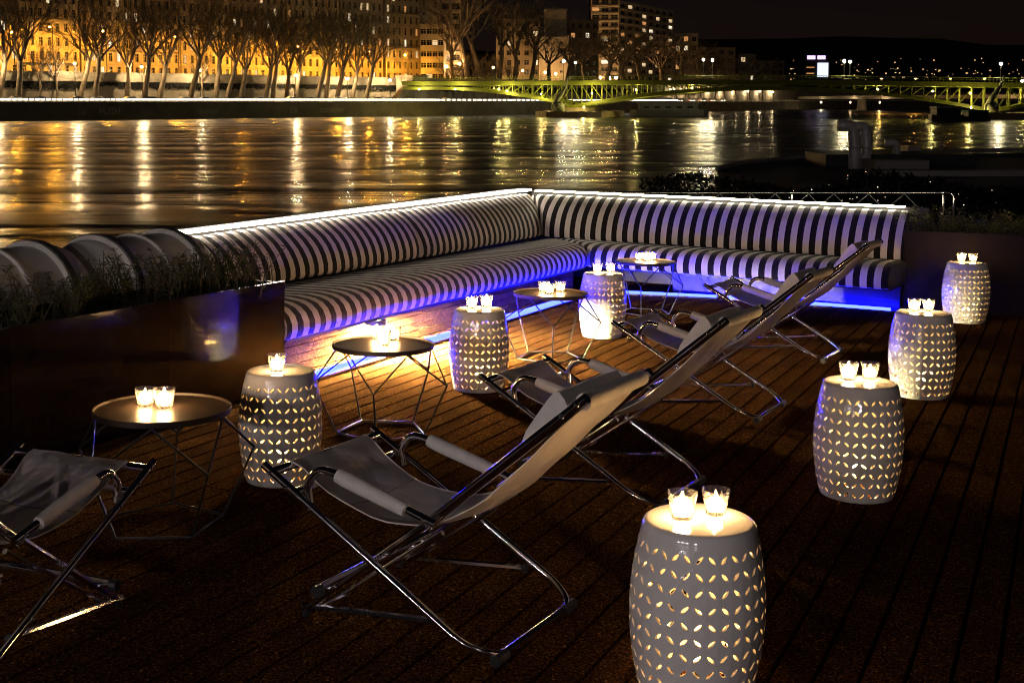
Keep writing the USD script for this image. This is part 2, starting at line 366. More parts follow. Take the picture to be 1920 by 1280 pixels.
for s in np.concatenate([np.arange(-30, 120, 1.2), np.arange(120, 262, 2.0)]):
    p, t, nn = qpos(s, .50); obj('rail_lamp', MB().box((p[0], p[1], ROADZ+.80), (.62, .62, .34), math.atan2(t[1], t[0])).out(), M['rail_lamp'], gr, False)  # added glowing boxes, standing in for the light trail of the traffic
# ivy hanging under the ledge of the embankment wall
iv = thing('hanging_ivy', 'dark ragged ivy hanging under the embankment wall ledge', 'ivy')
r = np.random.default_rng(77); V, F = [], []
for i in range(9500):
    s = r.uniform(-60, 330); dep = 1.7*(.25+.9*meshkit.noise(np.array([[s*.13, 1.5, 0]]))[0])*r.random()**2.2
    p, t, nn = qpos(s, 13.25-.15*r.random()); L = r.uniform(.4, .8); q = np.array([p[0], p[1], UPZ-1.75-dep]); k = len(V); tx = np.array([t[0], t[1], 0])
    V += [q, q+tx*L*.5+[0, 0, -L*.5], q+[0, 0, -L], q-tx*L*.5+[0, 0, -L*.5]]; F += [(k, k+1, k+2), (k, k+2, k+3)]
tag(obj('leaves', (np.array(V), np.array(F)), M['hedge'], iv, False), kind='stuff')
# cars on the quay road
def car(label, paint, m, group):
    t = thing('parked_car' if group is None else 'car', label, 'car', m, group)
    L, Wd = 4.2, 1.72
    prof = [(-2.1, .35), (-2.1, .8), (-1.75, .98), (-1.25, 1.0), (-.75, 1.42), (.75, 1.45), (1.45, 1.0), (2.0, .88), (2.12, .6), (2.1, .3)]
    rings = []
    for y, k in ((-Wd/2, .94), (-Wd/2+.08, 1), (Wd/2-.08, 1), (Wd/2, .94)):
        rings.append([(x*(.985 if k < 1 else 1), y*(1 - (.12 if z > 1.05 else 0)), z*k+.02) for x, z in prof])
    obj('body', sheet_loop(rings), paint, t, 40)
    g = MB()
    for sgn in (-1, 1): g.add([(-1.1, sgn*.80, 1.03), (1.25, sgn*.80, 1.03), (.72, sgn*.775, 1.36), (-.72, sgn*.775, 1.36)], [[0, 1, 2], [0, 2, 3]])
    obj('side_window', g.out(), M['pane'], t, False)
    for x in (-1.3, 1.32):
        for y in (-.8, .8):
            c = trimesh.creation.cylinder(.32, .2, sections=12); c.apply_transform(trimesh.transformations.rotation_matrix(math.pi/2, [1, 0, 0])); c.apply_translation((x, y, .32)); obj('wheel', c, M['tyre'], t, 30)
    for y in (-.6, .6):
        obj('headlight', MB().sph((2.09, y, .68), (.07, .17, .10), 1).out(), M['head'], t, True)
        obj('tail_light', MB().sph((-2.09, y, .78), (.05, .15, .09), 1).out(), M['tail'], t, True)
    return t
car_protos, s, k = [], -58.0, 0
while s < 330:
    off = 3.2 if k % 2 else 6.6
    p, t, nn = qpos(s, off); dirn = math.atan2(t[1], t[0]) + (math.pi if k % 2 else 0)
    m = trs((p[0], p[1], ROADZ), dirn); lab = 'small car with its headlights on driving along the far quay road'
    if len(car_protos) < 3: car_protos.append(car(lab, (M['carw'], M['carg'], M['card'])[k % 3], m, 'cars driving along the far quay'))
    else: dup(car_protos[k % 3], m, lab)
    s += 5.6 + 2.4*rng.random(); k += 1

# street lamps
def lamp_post(name, label, m, h, r, mt, arm=0.0, group=None, cap=True):
    t = thing(name, label, 'street lamp', m, group)
    pts = fillet([(0, 0, 0), (0, 0, h+.35), (arm, 0, h+.42)] if arm else [(0, 0, 0), (0, 0, h*.5), (0, 0, h-.1)], .6, 4)
    obj('post', tube(pts, np.linspace(.11, .06, len(pts)), 6), M['iron'], t, True)
    if cap and mt in (M['lamp_o'], M['lamp_o2']):
        obj('hood', MB().mesh(trimesh.Trimesh(*lathe([(.05, h+r+.12), (r*1.1, h+r*.7), (r*1.35, h), (r*1.28, h), (r*1.0, h+r*.6), (.02, h+r*.9)], 12)).apply_translation((arm, 0, 0))).out(), M['iron'], t, False)
    elif cap: obj('hood', lathe([(.05, h+r+.28), (r*1.5, h+r+.12), (r*1.6, h+r*.5), (r*1.45, h+r*.5), (.02, h+r+.1)], 10), M['iron'], t, False) if not arm else obj('hood', MB().mesh(trimesh.Trimesh(*lathe([(.05, h+r+.25), (r*1.5, h+r+.1), (r*1.6, h+r*.55), (r*1.4, h+r*.55), (.02, h+r+.08)], 10)).apply_translation((arm, 0, 0))).out(), M['iron'], t, False)
    obj('lamp_globe', MB().sph((arm, 0, h), (r, r, r*.45) if mt in (M['lamp_o'], M['lamp_o2']) else r, 1).out(), mt, t, True)
    return t
for x, y in ((1, 116), (148, 120), (272, 126), (380, 132), (560, 142), (655, 148), (733, 151)):
    s = qs_at(x, 9.5); p, t, nn = qpos(s, 9.5); z = CAMZ+(190-y)/FPX*p[1]
    lamp_post('quay_lamp', 'white globe lamp on a thin post among the quayside trees', trs((p[0], p[1], ROADZ)), z-ROADZ, .24, M['lamp_w'], group='white lamps of the far lower quay')
for x, y in ((38, 62), (110, 52), (209, 60), (343, 71), (461, 80), (524, 85), (571, 88), (640, 95), (700, 98), (768, 104)):
    s = qs_at(x, 24.5); p, t, nn = qpos(s, 24.5); z = CAMZ+(190-y)/FPX*p[1]
    lamp_post('street_lamp', 'tall orange street lamp on the upper street in front of the facades', trs((p[0], p[1], UPZ-.4), math.atan2(nn[1], nn[0])), z-UPZ+.4, .26, M['lamp_o'], arm=1.2, group='orange lamps of the upper street')

# bare plane trees
def bare_tree(seed, H=17.0, lean=.10, limbs=6, twigs=True):
    r = np.random.default_rng(seed); tr, cr = MB(), MB(); th = H*r.uniform(.26, .33)
    top = np.array([lean*th*1.3, r.uniform(-.3, .3), th])
    pts = [(0, 0, -.3), (lean*th*.45, 0, th*.35), (lean*th*.9+.1, r.uniform(-.15, .15), th*.7), top]
    tr.tube(fillet(pts, 1.0, 3), np.linspace(.36, .27, 10)[:len(fillet(pts, 1.0, 3))], 8)
    def grow(p, d, L, rad, lev):
        n = 3; q = [p]; dd = d.copy()
        for k in range(n):
            dd = dd + r.normal(0, .10, 3) + np.array([0, 0, .09]); dd /= np.linalg.norm(dd); q.append(q[-1]+dd*L/n)
        cr.tube(q, np.linspace(rad, rad*.55, n+1), 5 if lev < 2 else (4 if lev == 2 else 3), False)
        if lev >= (4 if twigs else 3): return
        for k in range(r.integers(2, 4) + (lev >= 2)):
            w = r.normal(0, 1, 3); w -= dd*(w@dd); w /= np.linalg.norm(w)
            i = r.integers(1, n+1); ang = r.uniform(.35, .75); nd = dd*math.cos(ang)+w*math.sin(ang)
            grow(q[i], nd, L*r.uniform(.55, .8), max(rad*.5, .025), lev+1)
    for k in range(limbs):
        az = k/limbs*2*math.pi+r.uniform(-.4, .4); tilt = r.uniform(.3, .75)
        d = np.array([math.cos(az)*math.sin(tilt), math.sin(az)*math.sin(tilt), math.cos(tilt)])
        grow(top-np.array([0, 0, r.uniform(0, .5)]), d, H*r.uniform(.22, .3), .16, 0)
    return tr.out(), cr.out()
protos = []
def tree(m, label, var, group):
    if var >= len(protos):
        t = thing('bare_tree', label, 'tree', m, group); a, b = bare_tree(11+len(protos), 17.5, (.16, .06, .20, .1)[len(protos) % 4], 6)
        obj('trunk', a, M['bark'], t, True); obj('crown', b, M['bark'], t, True); protos.append(t); return t
    return dup(protos[var], m, label, group)
quay_x = [5, 42, 155, 182, 245, 275, 303, 358, 407, 430, 455, 500, 515, 540, 558, 595, 612, 632, 660, 688]
for i, x in enumerate(quay_x):
    off = 11.3 - (i % 2)*3.4
    s = qs_at(x, off); p, t, nn = qpos(s, off)
    tree(trs((p[0], p[1], ROADZ), math.atan2(t[1], t[0])-.5+rng.uniform(-.25, .25), rng.uniform(1.65, 1.95)), 'bare plane tree leaning over the far quay road', i if i < 4 else int(rng.integers(0, 4)), 'bare plane trees along the far quay')
for i, x in enumerate((82, 116, 388)):
    s = qs_at(x, 12); p, t, nn = qpos(s, 12)
    tree(trs((p[0], p[1], ROADZ), 1.0+i, (.8, .8, 1.0)), ('thin young tree left of the first quay lamp', 'thin young tree beside the second quay lamp', 'thin pale young tree between two big plane trees')[i], 1+i, None)

# buildings
def building(name, label, A, B, floors, bays, fh, mt, z0=UPZ-.4, depth=13, litp=.12, ww=.42, wh=.6, roof='mansard', balc=(2, 5), seed=1, first=0, cat='building', face=True):
    """front wall from A to B (seen from the river A is left), real openings with panes set back"""
    r = np.random.default_rng(seed); A, B = np.array(A, float), np.array(B, float); Lf = np.linalg.norm(B-A); ux = (B-A)/Lf
    m = np.eye(4); m[:2, 0] = ux; m[:2, 1] = (-ux[1], ux[0]); m[:3, 3] = (A[0], A[1], z0)
    t = thing(name, label, cat, m)
    Hh = floors*fh; bw = Lf/bays; w = MB(); ow, oh = bw*ww, fh*wh
    w.box((Lf/2, .5+depth/2, Hh/2), (Lf-.02, depth-.2, Hh))
    for i in range(bays+1):
        x0 = 0 if i == 0 else i*bw-(bw-ow)/2; x1 = Lf if i == bays else i*bw+(bw-ow)/2
        w.box(((x0+x1)/2, .25, Hh/2), (x1-x0, .5, Hh))
    for i in range(bays):
        for j in range(floors+1):
            za = 0 if j == 0 else j*fh-(fh-oh)*.55; zb = Hh if j == floors else j*fh+(fh-oh)*.45
            w.box(((i+.5)*bw, .255, (za+zb)/2), (ow, .49, zb-za))
    obj('wall', w.out(), mt, t, False)
    for j in range(first, floors):
        for i in range(bays):
            c = ((i+.5)*bw, .40, j*fh+(fh-oh)*.45+oh/2); lit = r.random() < litp
            pm = M[('lit1', 'lit2', 'lit1', 'lit3')[r.integers(0, 4)]] if lit else M['pane']
            wn = obj('window', MB().box(c, (ow-.01, .06, oh-.01)).out(), pm, t, False)
            fm = MB(); fm.box((c[0], .34, c[2]), (.07, .05, oh-.01)); fm.box((c[0], .34, c[2]+oh*.2), (ow-.01, .045, .07)); obj('frame', fm.out(), M['frame'], wn, False)
    for j in balc:
        if j < floors:
            obj('balcony', MB().box((Lf/2, -.35, j*fh+.08), (Lf-.6, .7, .16)).out(), mt, t, False)
            bm = MB(); bm.box((Lf/2, -.66, j*fh+1.1), (Lf-.6, .05, .06))
            for x in np.arange(.4, Lf-.4, .45): bm.box((x, -.66, j*fh+.63), (.05, .04, .9))
            obj('balcony_railing', bm.out(), M['iron'], t, False)
    for j in range(1, floors+1): obj('string_course', MB().box((Lf/2, -.06, j*fh-.05), (Lf, .12, .18)).out(), mt, t, False) if j in (1, floors) else None
    if roof == 'mansard':
        v, f = sheet_loop([[(0, 0, Hh+.005), (0, depth, Hh+.005), (0, depth-1.6, Hh+3.6), (0, 1.6, Hh+3.6)], [(Lf, 0, Hh+.005), (Lf, depth, Hh+.005), (Lf, depth-1.6, Hh+3.6), (Lf, 1.6, Hh+3.6)]])
        rf = obj('roof', (v, f), M['slate'], t, False)
        for k in range(max(1, int(Lf/11))):
            obj('chimney', MB().box(((k+.5)*Lf/max(1, int(Lf/11)), 4, Hh+4.3), (1.6, .7, 3.2)).out(), M['facade2'], rf, False)
    else:
        obj('roof', MB().box((Lf/2, .5+depth/2, Hh+.25), (Lf+.5, depth+.9, .5)).out(), mt, t, False)
    return t
def front(x0, x1, off): return qpos(qs_at(x0, off), off)[0], qpos(qs_at(x1, off), off)[0]
spec = [(-90, 48, 7, 7, 'facade2', 'brown apartment house at the far left edge of the skyline', .10, (2, 5)),
        (50, 160, 7, 7, 'facade', 'pale apartment house with wide lit ground floor behind second plane tree', .16, (1, 4)),
        (163, 255, 8, 6, 'facade', 'bright ochre apartment house behind the fifth quayside tree', .12, (2, 6)),
        (258, 345, 7, 6, 'facade2', 'ochre apartment house with dark balconies between the middle trees', .10, (2, 5)),
        (348, 440, 8, 7, 'facade', 'tall stone apartment house behind two forked plane trees', .14, (3, 6)),
        (443, 540, 8, 8, 'facade2', 'long stone apartment house right of the middle of the tree row', .10, (2, 5)),
        (543, 640, 9, 8, 'facade', 'tall apartment house with scattered lit windows above bare trees', .16, (2, 5)),
        (643, 722, 10, 7, 'facade2', 'dark tall apartment house with bright arched ground floor', .18, (2, 5)),
        (725, 789, 10, 6, 'facade', 'corner apartment house with rows of paired lit windows by the bridge end', .22, (3, 6))]
for i, (x0, x1, fl, bays, mt, lab, lp, bal) in enumerate(spec):
    A, B = front(x0, x1, 33.4); building('apartment_house', lab, A, B, fl, bays, 3.35, M[mt], litp=lp, balc=bal, seed=20+i)
def bld(name, label, xl, xr, ytop, D, fl, bays, mt, seed, lit=.12, roof='flat', skew=0.0, z0=UPZ-.4, depth=14, ww=.5, wh=.5, balc=()):
    pl, pr = wd(xl, 150, D), wd(xr, 150, D+skew); top = CAMZ+(190-ytop)/FPX*D
    return building(name, label, pl[:2], pr[:2], fl, bays, (top-z0)/fl, M[mt], litp=lit, roof=roof, seed=seed, balc=balc, depth=depth, z0=z0, ww=ww, wh=wh)
bld('apartment_tower', 'cream blank-walled apartment tower above the corner house', 786, 826, -60, 372, 11, 2, 'concrete', 41, .03, ww=.2, wh=.3)
bld('apartment_tower', 'apartment tower with stacked balconies beside the cream blank wall', 827, 865, -70, 376, 12, 2, 'concrete', 42, .2, ww=.7, wh=.55, balc=range(1, 12))
bld('office_block', 'low modern block with long dark window bands right of corner house', 789, 832, 50, 362, 5, 4, 'concrete', 43, .06, ww=.86, wh=.45)
bld('apartment_house', 'dark house with few orange windows left of the stepped blank wall', 930, 1012, 38, 470, 7, 5, 'facade2', 44, .16, 'mansard')
bld('stepped_house', 'cream house with a big blank lit gable wall below chimneys', 1012, 1066, 72, 452, 5, 2, 'concrete', 45, .1, ww=.2, wh=.25)
t = bld('stepped_house', 'upper blank cream gable block stepping back on the stepped house', 1022, 1062, 22, 458, 7, 1, 'concrete', 46, .0, ww=.1, wh=.1)
bld('apartment_house', 'terraced dark house between cream gable and the big tower block', 1067, 1122, 42, 480, 7, 4, 'facade2', 47, .12, balc=range(1, 7))
bld('tower_block', 'large balconied tower block with many lit windows, left face', 1107, 1160, -14, 520, 13, 3, 'concrete', 48, .12, ww=.7, wh=.5, balc=range(1, 13))
bld('tower_block', 'large stepped tower block with many lit windows, right wing', 1160, 1262, 6, 524, 12, 8, 'concrete', 49, .24, skew=60, ww=.6, wh=.5, balc=range(1, 12))
bld('apartment_house', 'cream low house right of the big tower block', 1263, 1308, 66, 610, 6, 3, 'concrete', 50, .14)
bld('apartment_house', 'dim terraced house under the right side of the tower block', 1309, 1378, 92, 660, 5, 4, 'facade2', 51, .14)
bld('apartment_house', 'pale low house far behind bridge lamps', 1385, 1416, 104, 720, 4, 2, 'concrete', 52, .2)
bld('apartment_house', 'dim low house beside the far tree line', 1418, 1470, 116, 760, 4, 4, 'facade2', 53, .15)
# dark winter trees in the middle distance
mid = [(850, 118, 352, 1.0), (878, 40, 372, 1.5), (905, 55, 385, 1.45), (935, 75, 395, 1.35), (965, 80, 405, 1.3), (995, 88, 412, 1.25), (1030, 85, 420, 1.25), (1062, 90, 428, 1.25), (1100, 85, 440, 1.35), (1135, 72, 452, 1.5), (1170, 70, 462, 1.6), (1205, 78, 474, 1.6), (1242, 88, 490, 1.5), (1275, 92, 510, 1.5), (1310, 100, 530, 1.4), (1345, 108, 560, 1.3), (1400, 120, 600, 1.2)]
for i, (x, y, D, sc) in enumerate(mid):
    p = wd(x, 150, D); tree(trs((p[0], p[1], UPZ-.4), rng.uniform(0, 6), (sc*1.8, sc*1.8, sc*(1.6 if x < 1005 else 1.02))), 'dark bare tree in the mass beyond the bridge', int(rng.integers(0, 4)), 'dark winter trees beyond the bridge')
for i, x in enumerate((852, 872, 893, 912, 934, 956, 1268, 1290, 1312, 1335, 1358, 1380, 1402, 1424, 1446)):
    off = 10; s = qs_at(x, off); p, t, nn = qpos(s, off)
    tree(trs((p[0], p[1], ROADZ), rng.uniform(0, 6), 1.0), 'small bare tree seen under the green bridge', int(rng.integers(0, 4)), 'bare trees of the quay beyond the bridge')
for i, (x, y) in enumerate(((838, 125), (862, 120), (925, 127), (980, 133), (1022, 136), (1126, 146), (1143, 147), (1155, 146), (1042, 139))):
    p = wd(x, y, (366, 372, 455, 458, 440, 488, 490, 492, 444)[i]); lamp_post('street_lamp', 'small far orange street lamp behind the bridge railing', trs((p[0], p[1], UPZ-.4)), max(2.0, p[2]-UPZ+.4), .6 if i in (5, 6, 7) else .4, M['lamp_o3'], cap=False, group='small orange lamps behind the bridge')
for i, x in enumerate((1262, 1282, 1306, 1330, 1352, 1375, 1398, 1420, 1444)):
    s = qs_at(x, 12); p, t, nn = qpos(s, 12)
    lamp_post('quay_lamp', 'lamp of the lit quay glimpsed beneath the bridge arch', trs((p[0], p[1], ROADZ)), 5.2, .3, M['lamp_w2'], group='lamps of the quay beneath the bridge arch')

# ---- green arch bridge
P1, P2 = np.array([wd(1070, 215, 300)[0], 300.0]), np.array([wd(1872, 215, 268)[0], 268.0])
bdir = (P2-P1)/np.linalg.norm(P2-P1); bn = np.array([-bdir[1], bdir[0]]); SPAN = np.linalg.norm(P2-P1)
BM = np.eye(4); BM[:2, 0] = bdir; BM[:2, 1] = bn; BM[:2, 3] = P1
br = thing('arch_bridge', 'long green steel arch bridge spanning the river under lit lamps', 'bridge', BM)
WB = 15.0; S0, S1 = -46.0, SPAN+40
def dz(s): return 9.0-.0098*s+.35*math.cos((s-SPAN/2)/SPAN*math.pi)
def az(s):                                   # underside line of the arch ribs
    if 0 <= s <= SPAN: u = abs(s-SPAN/2)/(SPAN/2-3.0); return dz(s)-1.35-4.1*min(u, 1.08)**2.1
    d = -s if s < 0 else s-SPAN; u = max(0, 1-d/36.0); return dz(s)-1.25-4.3*u**1.9
ss = np.arange(S0, S1+.1, 2.0)
v, f = sheet_loop([[(s, 0, dz(s)-1.0), (s, WB, dz(s)-1.0), (s, WB, dz(s)), (s, 0, dz(s))] for s in ss]); obj('deck', (v, f[:, ::-1]), M['green'], br, False)
v, f = sheet_loop([[(s, -.5, dz(s)-.35), (s, -.01, dz(s)-.35), (s, -.01, dz(s)+.12), (s, -.5, dz(s)+.12)] for s in ss]); obj('cornice', (v, f[:, ::-1]), M['green'], br, False)
for y in (.3, 5.0, 9.7, 14.4):
    v, f = sheet_loop([[(s, y-.28, az(s)-.85), (s, y+.28, az(s)-.85), (s, y+.28, az(s)), (s, y-.28, az(s))] for s in ss]); obj('arch_rib', (v, f[:, ::-1]), M['green'], br, False)
ir = 0
for s in np.arange(S0+2, S1-1, 2.6):
    h = dz(s)-1.0-az(s)
    if h > .5:
        obj('spandrel_post', MB().box((s, .3, az(s)+h/2), (.22, .34, h)).out(), M['green'], br, False)
        dirn = 1 if (0 < s < SPAN/2 or s > SPAN) else -1
        if dirn > 0: q0, q1 = (s, .3, dz(s)-1.05), (s+2.6, .3, az(s+2.6))
        else: q0, q1 = (s, .3, az(s)), (s+2.6, .3, dz(s+2.6)-1.05)
        obj('spandrel_brace', tube([q0, q1], .12, 4), M['green'], br, False)
        for y in (5.0, 9.7): obj('spandrel_post', MB().box((s, y, az(s)+h/2), (.2, .3, h)).out(), M['green'], br, False)
rm = MB(); rt = [(s, -.3, dz(s)+1.12) for s in ss]; rm.tube(rt, .06, 4)
rm.tube([(s, -.3, dz(s)+.62) for s in ss], .04, 4)
obj('railing', rm.out(), M['green'], br, False)
bp = MB()
for s in np.arange(S0, S1, .8): bp.box((s, -.3, dz(s)+.6), (.06, .06, 1.0))
tag(obj('balusters', bp.out(), M['green'], br, False), kind='stuff')
for s0, nm in ((0, 'a'), (SPAN, 'b')):
    z1 = az(s0)-.6
    obj('pier', MB().mesh(prism([(s0-8, -4), (s0-4, -8), (s0+4, -8), (s0+9, -4), (s0+9, 20), (s0-8, 20)], -.8, 1.5)).box((s0, 6.5, (z1+1.5)/2), (9, 17, z1-1.5)).out(), M['pierst'], br, False)
    st = MB()                                   # seated bronze figure leaning out over the cutwater, on its pedestal
    st.mesh(trimesh.creation.box((2.4, 2.4, 2.0), transform=trimesh.transformations.translation_matrix((s0-1.5, -5.2, 2.5))))
    st.tube([(s0-2.3, -5.4, 3.5), (s0-1.7, -5.3, 4.8), (s0-.8, -5.1, 6.0), (s0-.2, -4.8, 7.2)], [.75, .7, .6, .35], 8)
    st.sph((s0+.05, -4.7, 7.9), (.38, .38, .5), 1)
    st.tube([(s0-.5, -5, 6.7), (s0-1.3, -5.2, 5.9), (s0-1.9, -5.7, 5.2)], [.28, .22, .14], 6); st.tube([(s0-.1, -4.9, 6.9), (s0+.3, -4.6, 8.2), (s0+.5, -4.3, 9.6)], [.28, .2, .12], 6)
    st.tube([(s0-2.2, -5.4, 3.8), (s0-3.0, -5.8, 3.2), (s0-3.2, -5.9, 1.7)], [.42, .32, .2], 6); st.tube([(s0-1.6, -5.1, 3.8), (s0-.8, -5.9, 3.4), (s0-.7, -6.0, 1.9)], [.42, .32, .2], 6)
    obj('sculpture', st.out(), M['bronze'], br, True)
for i, (x, y) in enumerate(((1057, 115), (1079, 118), (1319, 112), (1336, 113), (1583, 115), (1594, 116), (1877, 120))):
    yb = .6 if i in (0, 2, 4, 6) else WB-.6
    # where the sight line of the lamp crosses the vertical plane of that kerb
    r = wray(x, y); o = P1+bn*yb; tt = (o@bn)/(r[:2]@bn); q = np.array([0, 0, CAMZ])+r*tt; sl = (q[:2]-P1)@bdir
    lamp_post('bridge_lamp', ('left lamp of the pair above the bridge pier with the statue', 'right lamp of the pair above the bridge pier with the statue', 'left lamp of the pair right of the tower block', 'right lamp of the pair right of the tower block', 'left lamp of the pair right of the tower with bright screens', 'right lamp of the pair right of the tower with bright screens', 'single bright bridge lamp near the right edge')[i],
              trs((q[0], q[1], dz(sl))), q[2]-dz(sl), .34, M['lamp_b'], cap=False)
for i, (s, y, dzz) in enumerate(((-7, -2.2, -3.2), (6, -2.2, -3.0), (-16, -2.4, -2.4), (-30, -2.4, -2.0), (-40, -2.4, -2.0), (-20, 2.6, -1.9), (16, 2.8, -2.2), (SPAN-14, 2.8, -2.1), (SPAN-6, 2.8, -2.4), (SPAN+6, 2.8, -2.2), (30, 2.8, -1.8), (SPAN-26, 2.8, -1.9))):
    obj('under_deck_lamp', MB().sph((s, y, dz(s)+dzz), .16, 1).out(), M['lamp_s'], br, True)  # unseen lamps, placed to light the ribs and spandrels
obj('pier_lamp', MB().sph((5.0, -6.0, 2.6), .16, 1).out(), M['lamp_s'], br, True); obj('pier_lamp', MB().sph((SPAN-6, -6.5, 2.6), .16, 1).out(), M['lamp_s'], br, True)  # unseen lamps, placed to light the piers and rib faces
# bridge-end pylon, stair and underpass on the quay
p, t, nn = qpos(qs_at(775, 9), 9)
ab = thing('bridge_abutment', 'pale stone bridge end with dark stair flight beside the quay', 'abutment', trs((p[0], p[1], ROADZ), math.atan2(t[1], t[0])))
obj('pylon', MB().box((0, 0, 3.6), (5.5, 7, 7.2)).box((0, 0, 7.35), (6.1, 7.6, .3)).out(), M['stone'], ab, False)
sm = MB()
for k in range(14): sm.box((-10.6+k*.55, -3.9, .25+k*.24), (.55, 2.2, .5+k*.48))
obj('stair', sm.out(), M['quay'], ab, False)

# ---- far right: second bridge, hill, tower with screens, low houses, moored barges
b2 = thing('beam_bridge', 'thin far beam bridge with pale lit underside on slim pier', 'bridge')
pts = [(1500, 620), (1570, 560), (1640, 520), (1760, 470), (1960, 420)]
rings = []
for x, D in pts:
    q = wd(x, 150, D); rings.append([(q[0], q[1], 5.0), (q[0]+1, q[1]+9, 5.0), (q[0]+1, q[1]+9, 6.4), (q[0], q[1], 6.4)])
v, f = sheet_loop(rings); obj('beam', (v, f[:, ::-1]), M['concrete'], b2, False)
q = wd(1622, 150, 528); obj('pier', lathe([(.01, -1), (2.4, -1), (1.8, 4.98), (.01, 4.98)], 10), M['concrete'], b2, True)
UsdGeom.Xformable(stage.GetPrimAtPath(str(b2.GetPath())+'/pier')).AddTranslateOp().Set(Gf.Vec3d(q[0], q[1]+4, 0))
for x, D in ((1545, 583), (1600, 542), (1655, 512)):
    q = wd(x, 150, D); obj('under_lamp', MB().sph((q[0]-1.5, q[1]-1.5, 3.4), .2, 1).out(), M['lamp_w2'], b2, True)  # unseen lamps, placed to light the pale underside
hx = np.linspace(-2600, 3000, 60); hv, hf = [], []
for i, x in enumerate(hx):
    h = 52+60*meshkit.fbm(np.array([[x/500., 3.1, .5]]), 4, 3)[0]
    hv += [(x, 1900, 0), (x, 2300, h*1.35), (x, 3000, h*1.2)]
for i in range(len(hx)-1):
    for k in range(2): a = i*3+k; hf.append([a, a+3, a+4, a+1])
struct('night_hill', (hv, hf), M['hill'], True)
lm = MB(); rr = np.random.default_rng(5)
for i in range(110):
    x = rr.uniform(1480, 1990); y = rr.uniform(128, 150) if rr.random() < .8 else rr.uniform(110, 130); q = wd(x, y, 1500)
    e = rr.uniform(.35, 1.25); lm.box(q, (e*rr.uniform(.8, 2.2), .4, e))
tag(struct('hillside_lights', lm.out(), M['spark'], kind='stuff'), 'tiny scattered lights of houses on the far dark hill', 'lights')
tw = thing('screen_tower', 'far tower with bright bluish screen and glowing rooftop signs', 'building', trs((*wd(1532, 150, 900)[:2], 0)))
k = 900/FPX
obj('tower_body', MB().box((0, 8, (CAMZ+(190-105)*k)/2), (46*k, 16, CAMZ+(190-105)*k)).out(), M['slate'], tw, False)
obj('screen', MB().box((10*k, -.4, CAMZ+(190-132)*k), (20*k, .5, 26*k)).out(), M['screen'], tw, False)
obj('roof_sign', MB().box((-12*k, -.3, CAMZ+(190-109)*k), (15*k, .5, 7*k)).out(), M['sign'], tw, False)
obj('roof_sign', MB().box((7*k, -.3, CAMZ+(190-109)*k), (15*k, .5, 7*k)).out(), M['sign'], tw, False)
for i in range(5): obj('window', MB().box((-13*k, -.3, CAMZ+(190-(122+i*5.5))*k), (14*k, .5, 1.6*k)).out(), M['lit3'] if i % 2 else M['pane'], tw, False)
for i, (x, y, o) in enumerate(((1653, 147, 1), (1717, 147, 1), (1782, 147, 1), (1846, 148, 1), (1917, 152, 0))):
    q = wd(x, y, 420); lamp_post('street_lamp', 'orange lamp on the far right bank above the bridge railing' if o else 'large white lamp at the right edge above the bridge', trs((q[0], q[1], 5)), q[2]-5, .3 if o else .5, M['lamp_o2'] if o else M['lamp_w2'], group='orange lamps on the far right bank' if o else None)
struct('right_bank', prism([(190, 425), (420, 400), (900, 560), (700, 800), (330, 640)], -1, 5.0), M['hill'])
def houseboat(label, x0, x1, D, hz, roofm, cab=True):
    p0, p1 = wd(x0, 200, D), wd(x1, 200, D); L = p1[0]-p0[0]
    t = thing('houseboat', label, 'boat', trs((p0[0], D, 0)))
    obj('hull', prism([(0, 1), (1.5, -.2), (L-1.5, -.2), (L, 1), (L-.6, 4.6), (.6, 4.6)], -.6, hz*.45), M['barge'], t, False)
    obj('cabin', prism([(L*.12, .4), (L*.86, .4), (L*.86, 4.0), (L*.12, 4.0)], hz*.45+.004, hz*.85), M['barge'], t, False)
    obj('cabin_roof', prism([(L*.1, .2), (L*.88, .2), (L*.88, 4.2), (L*.1, 4.2)], hz*.85+.004, hz), roofm, t, False)
    for k in range(5): obj('window', MB().box((L*(.2+.14*k), .385, hz*.66), (L*.07, .05, hz*.16)).out(), M['pane'], t, False)
    return t
houseboat('dark flat barge moored beyond the statue pier', 1182, 1330, 330, 3.6, M['barge'])
houseboat('dark houseboat with pale roof moored by the right bridge pier', 1751, 1812, 236, 3.0, M['tarp'])
houseboat('low boat with teal canvas cover beside the right bridge pier', 1812, 1862, 238, 2.2, M['teal'])

# ------------------------------------------------------------------ the moored boat: deck of composite boards
dk = struct('deck', prism([(-5.6, -1.5), (3.4, -1.5), (3.4, 16), (-5.6, 16)], -.30, -.032), M['joist'], mtx=DECK)
PW = .1118
rj = np.random.default_rng(31)
for k in range(int(6.9/PW)):
    a0 = -5.27+k*PW; cuts = [-1.0, -1.0+rj.uniform(2.2, 5.6)]; cuts += [cuts[1]+rj.uniform(3.4, 4.8), 12.6]
    for c0, c1 in zip(cuts[:-1], cuts[1:]):
        bx = trimesh.creation.box((PW-.0125, c1-c0-.005, .028)); bx.apply_translation((a0+PW/2, (c0+c1)/2, -.014-.0012*rj.random()))
        obj('plank', bx, M['deck'], dk, False)
struct('boat_hull', prism([(-5.7, -8), (3.5, -8), (3.5, 18), (-1, 22), (-5.7, 18)], -3.2, -.305), M['hull'], mtx=DECK)

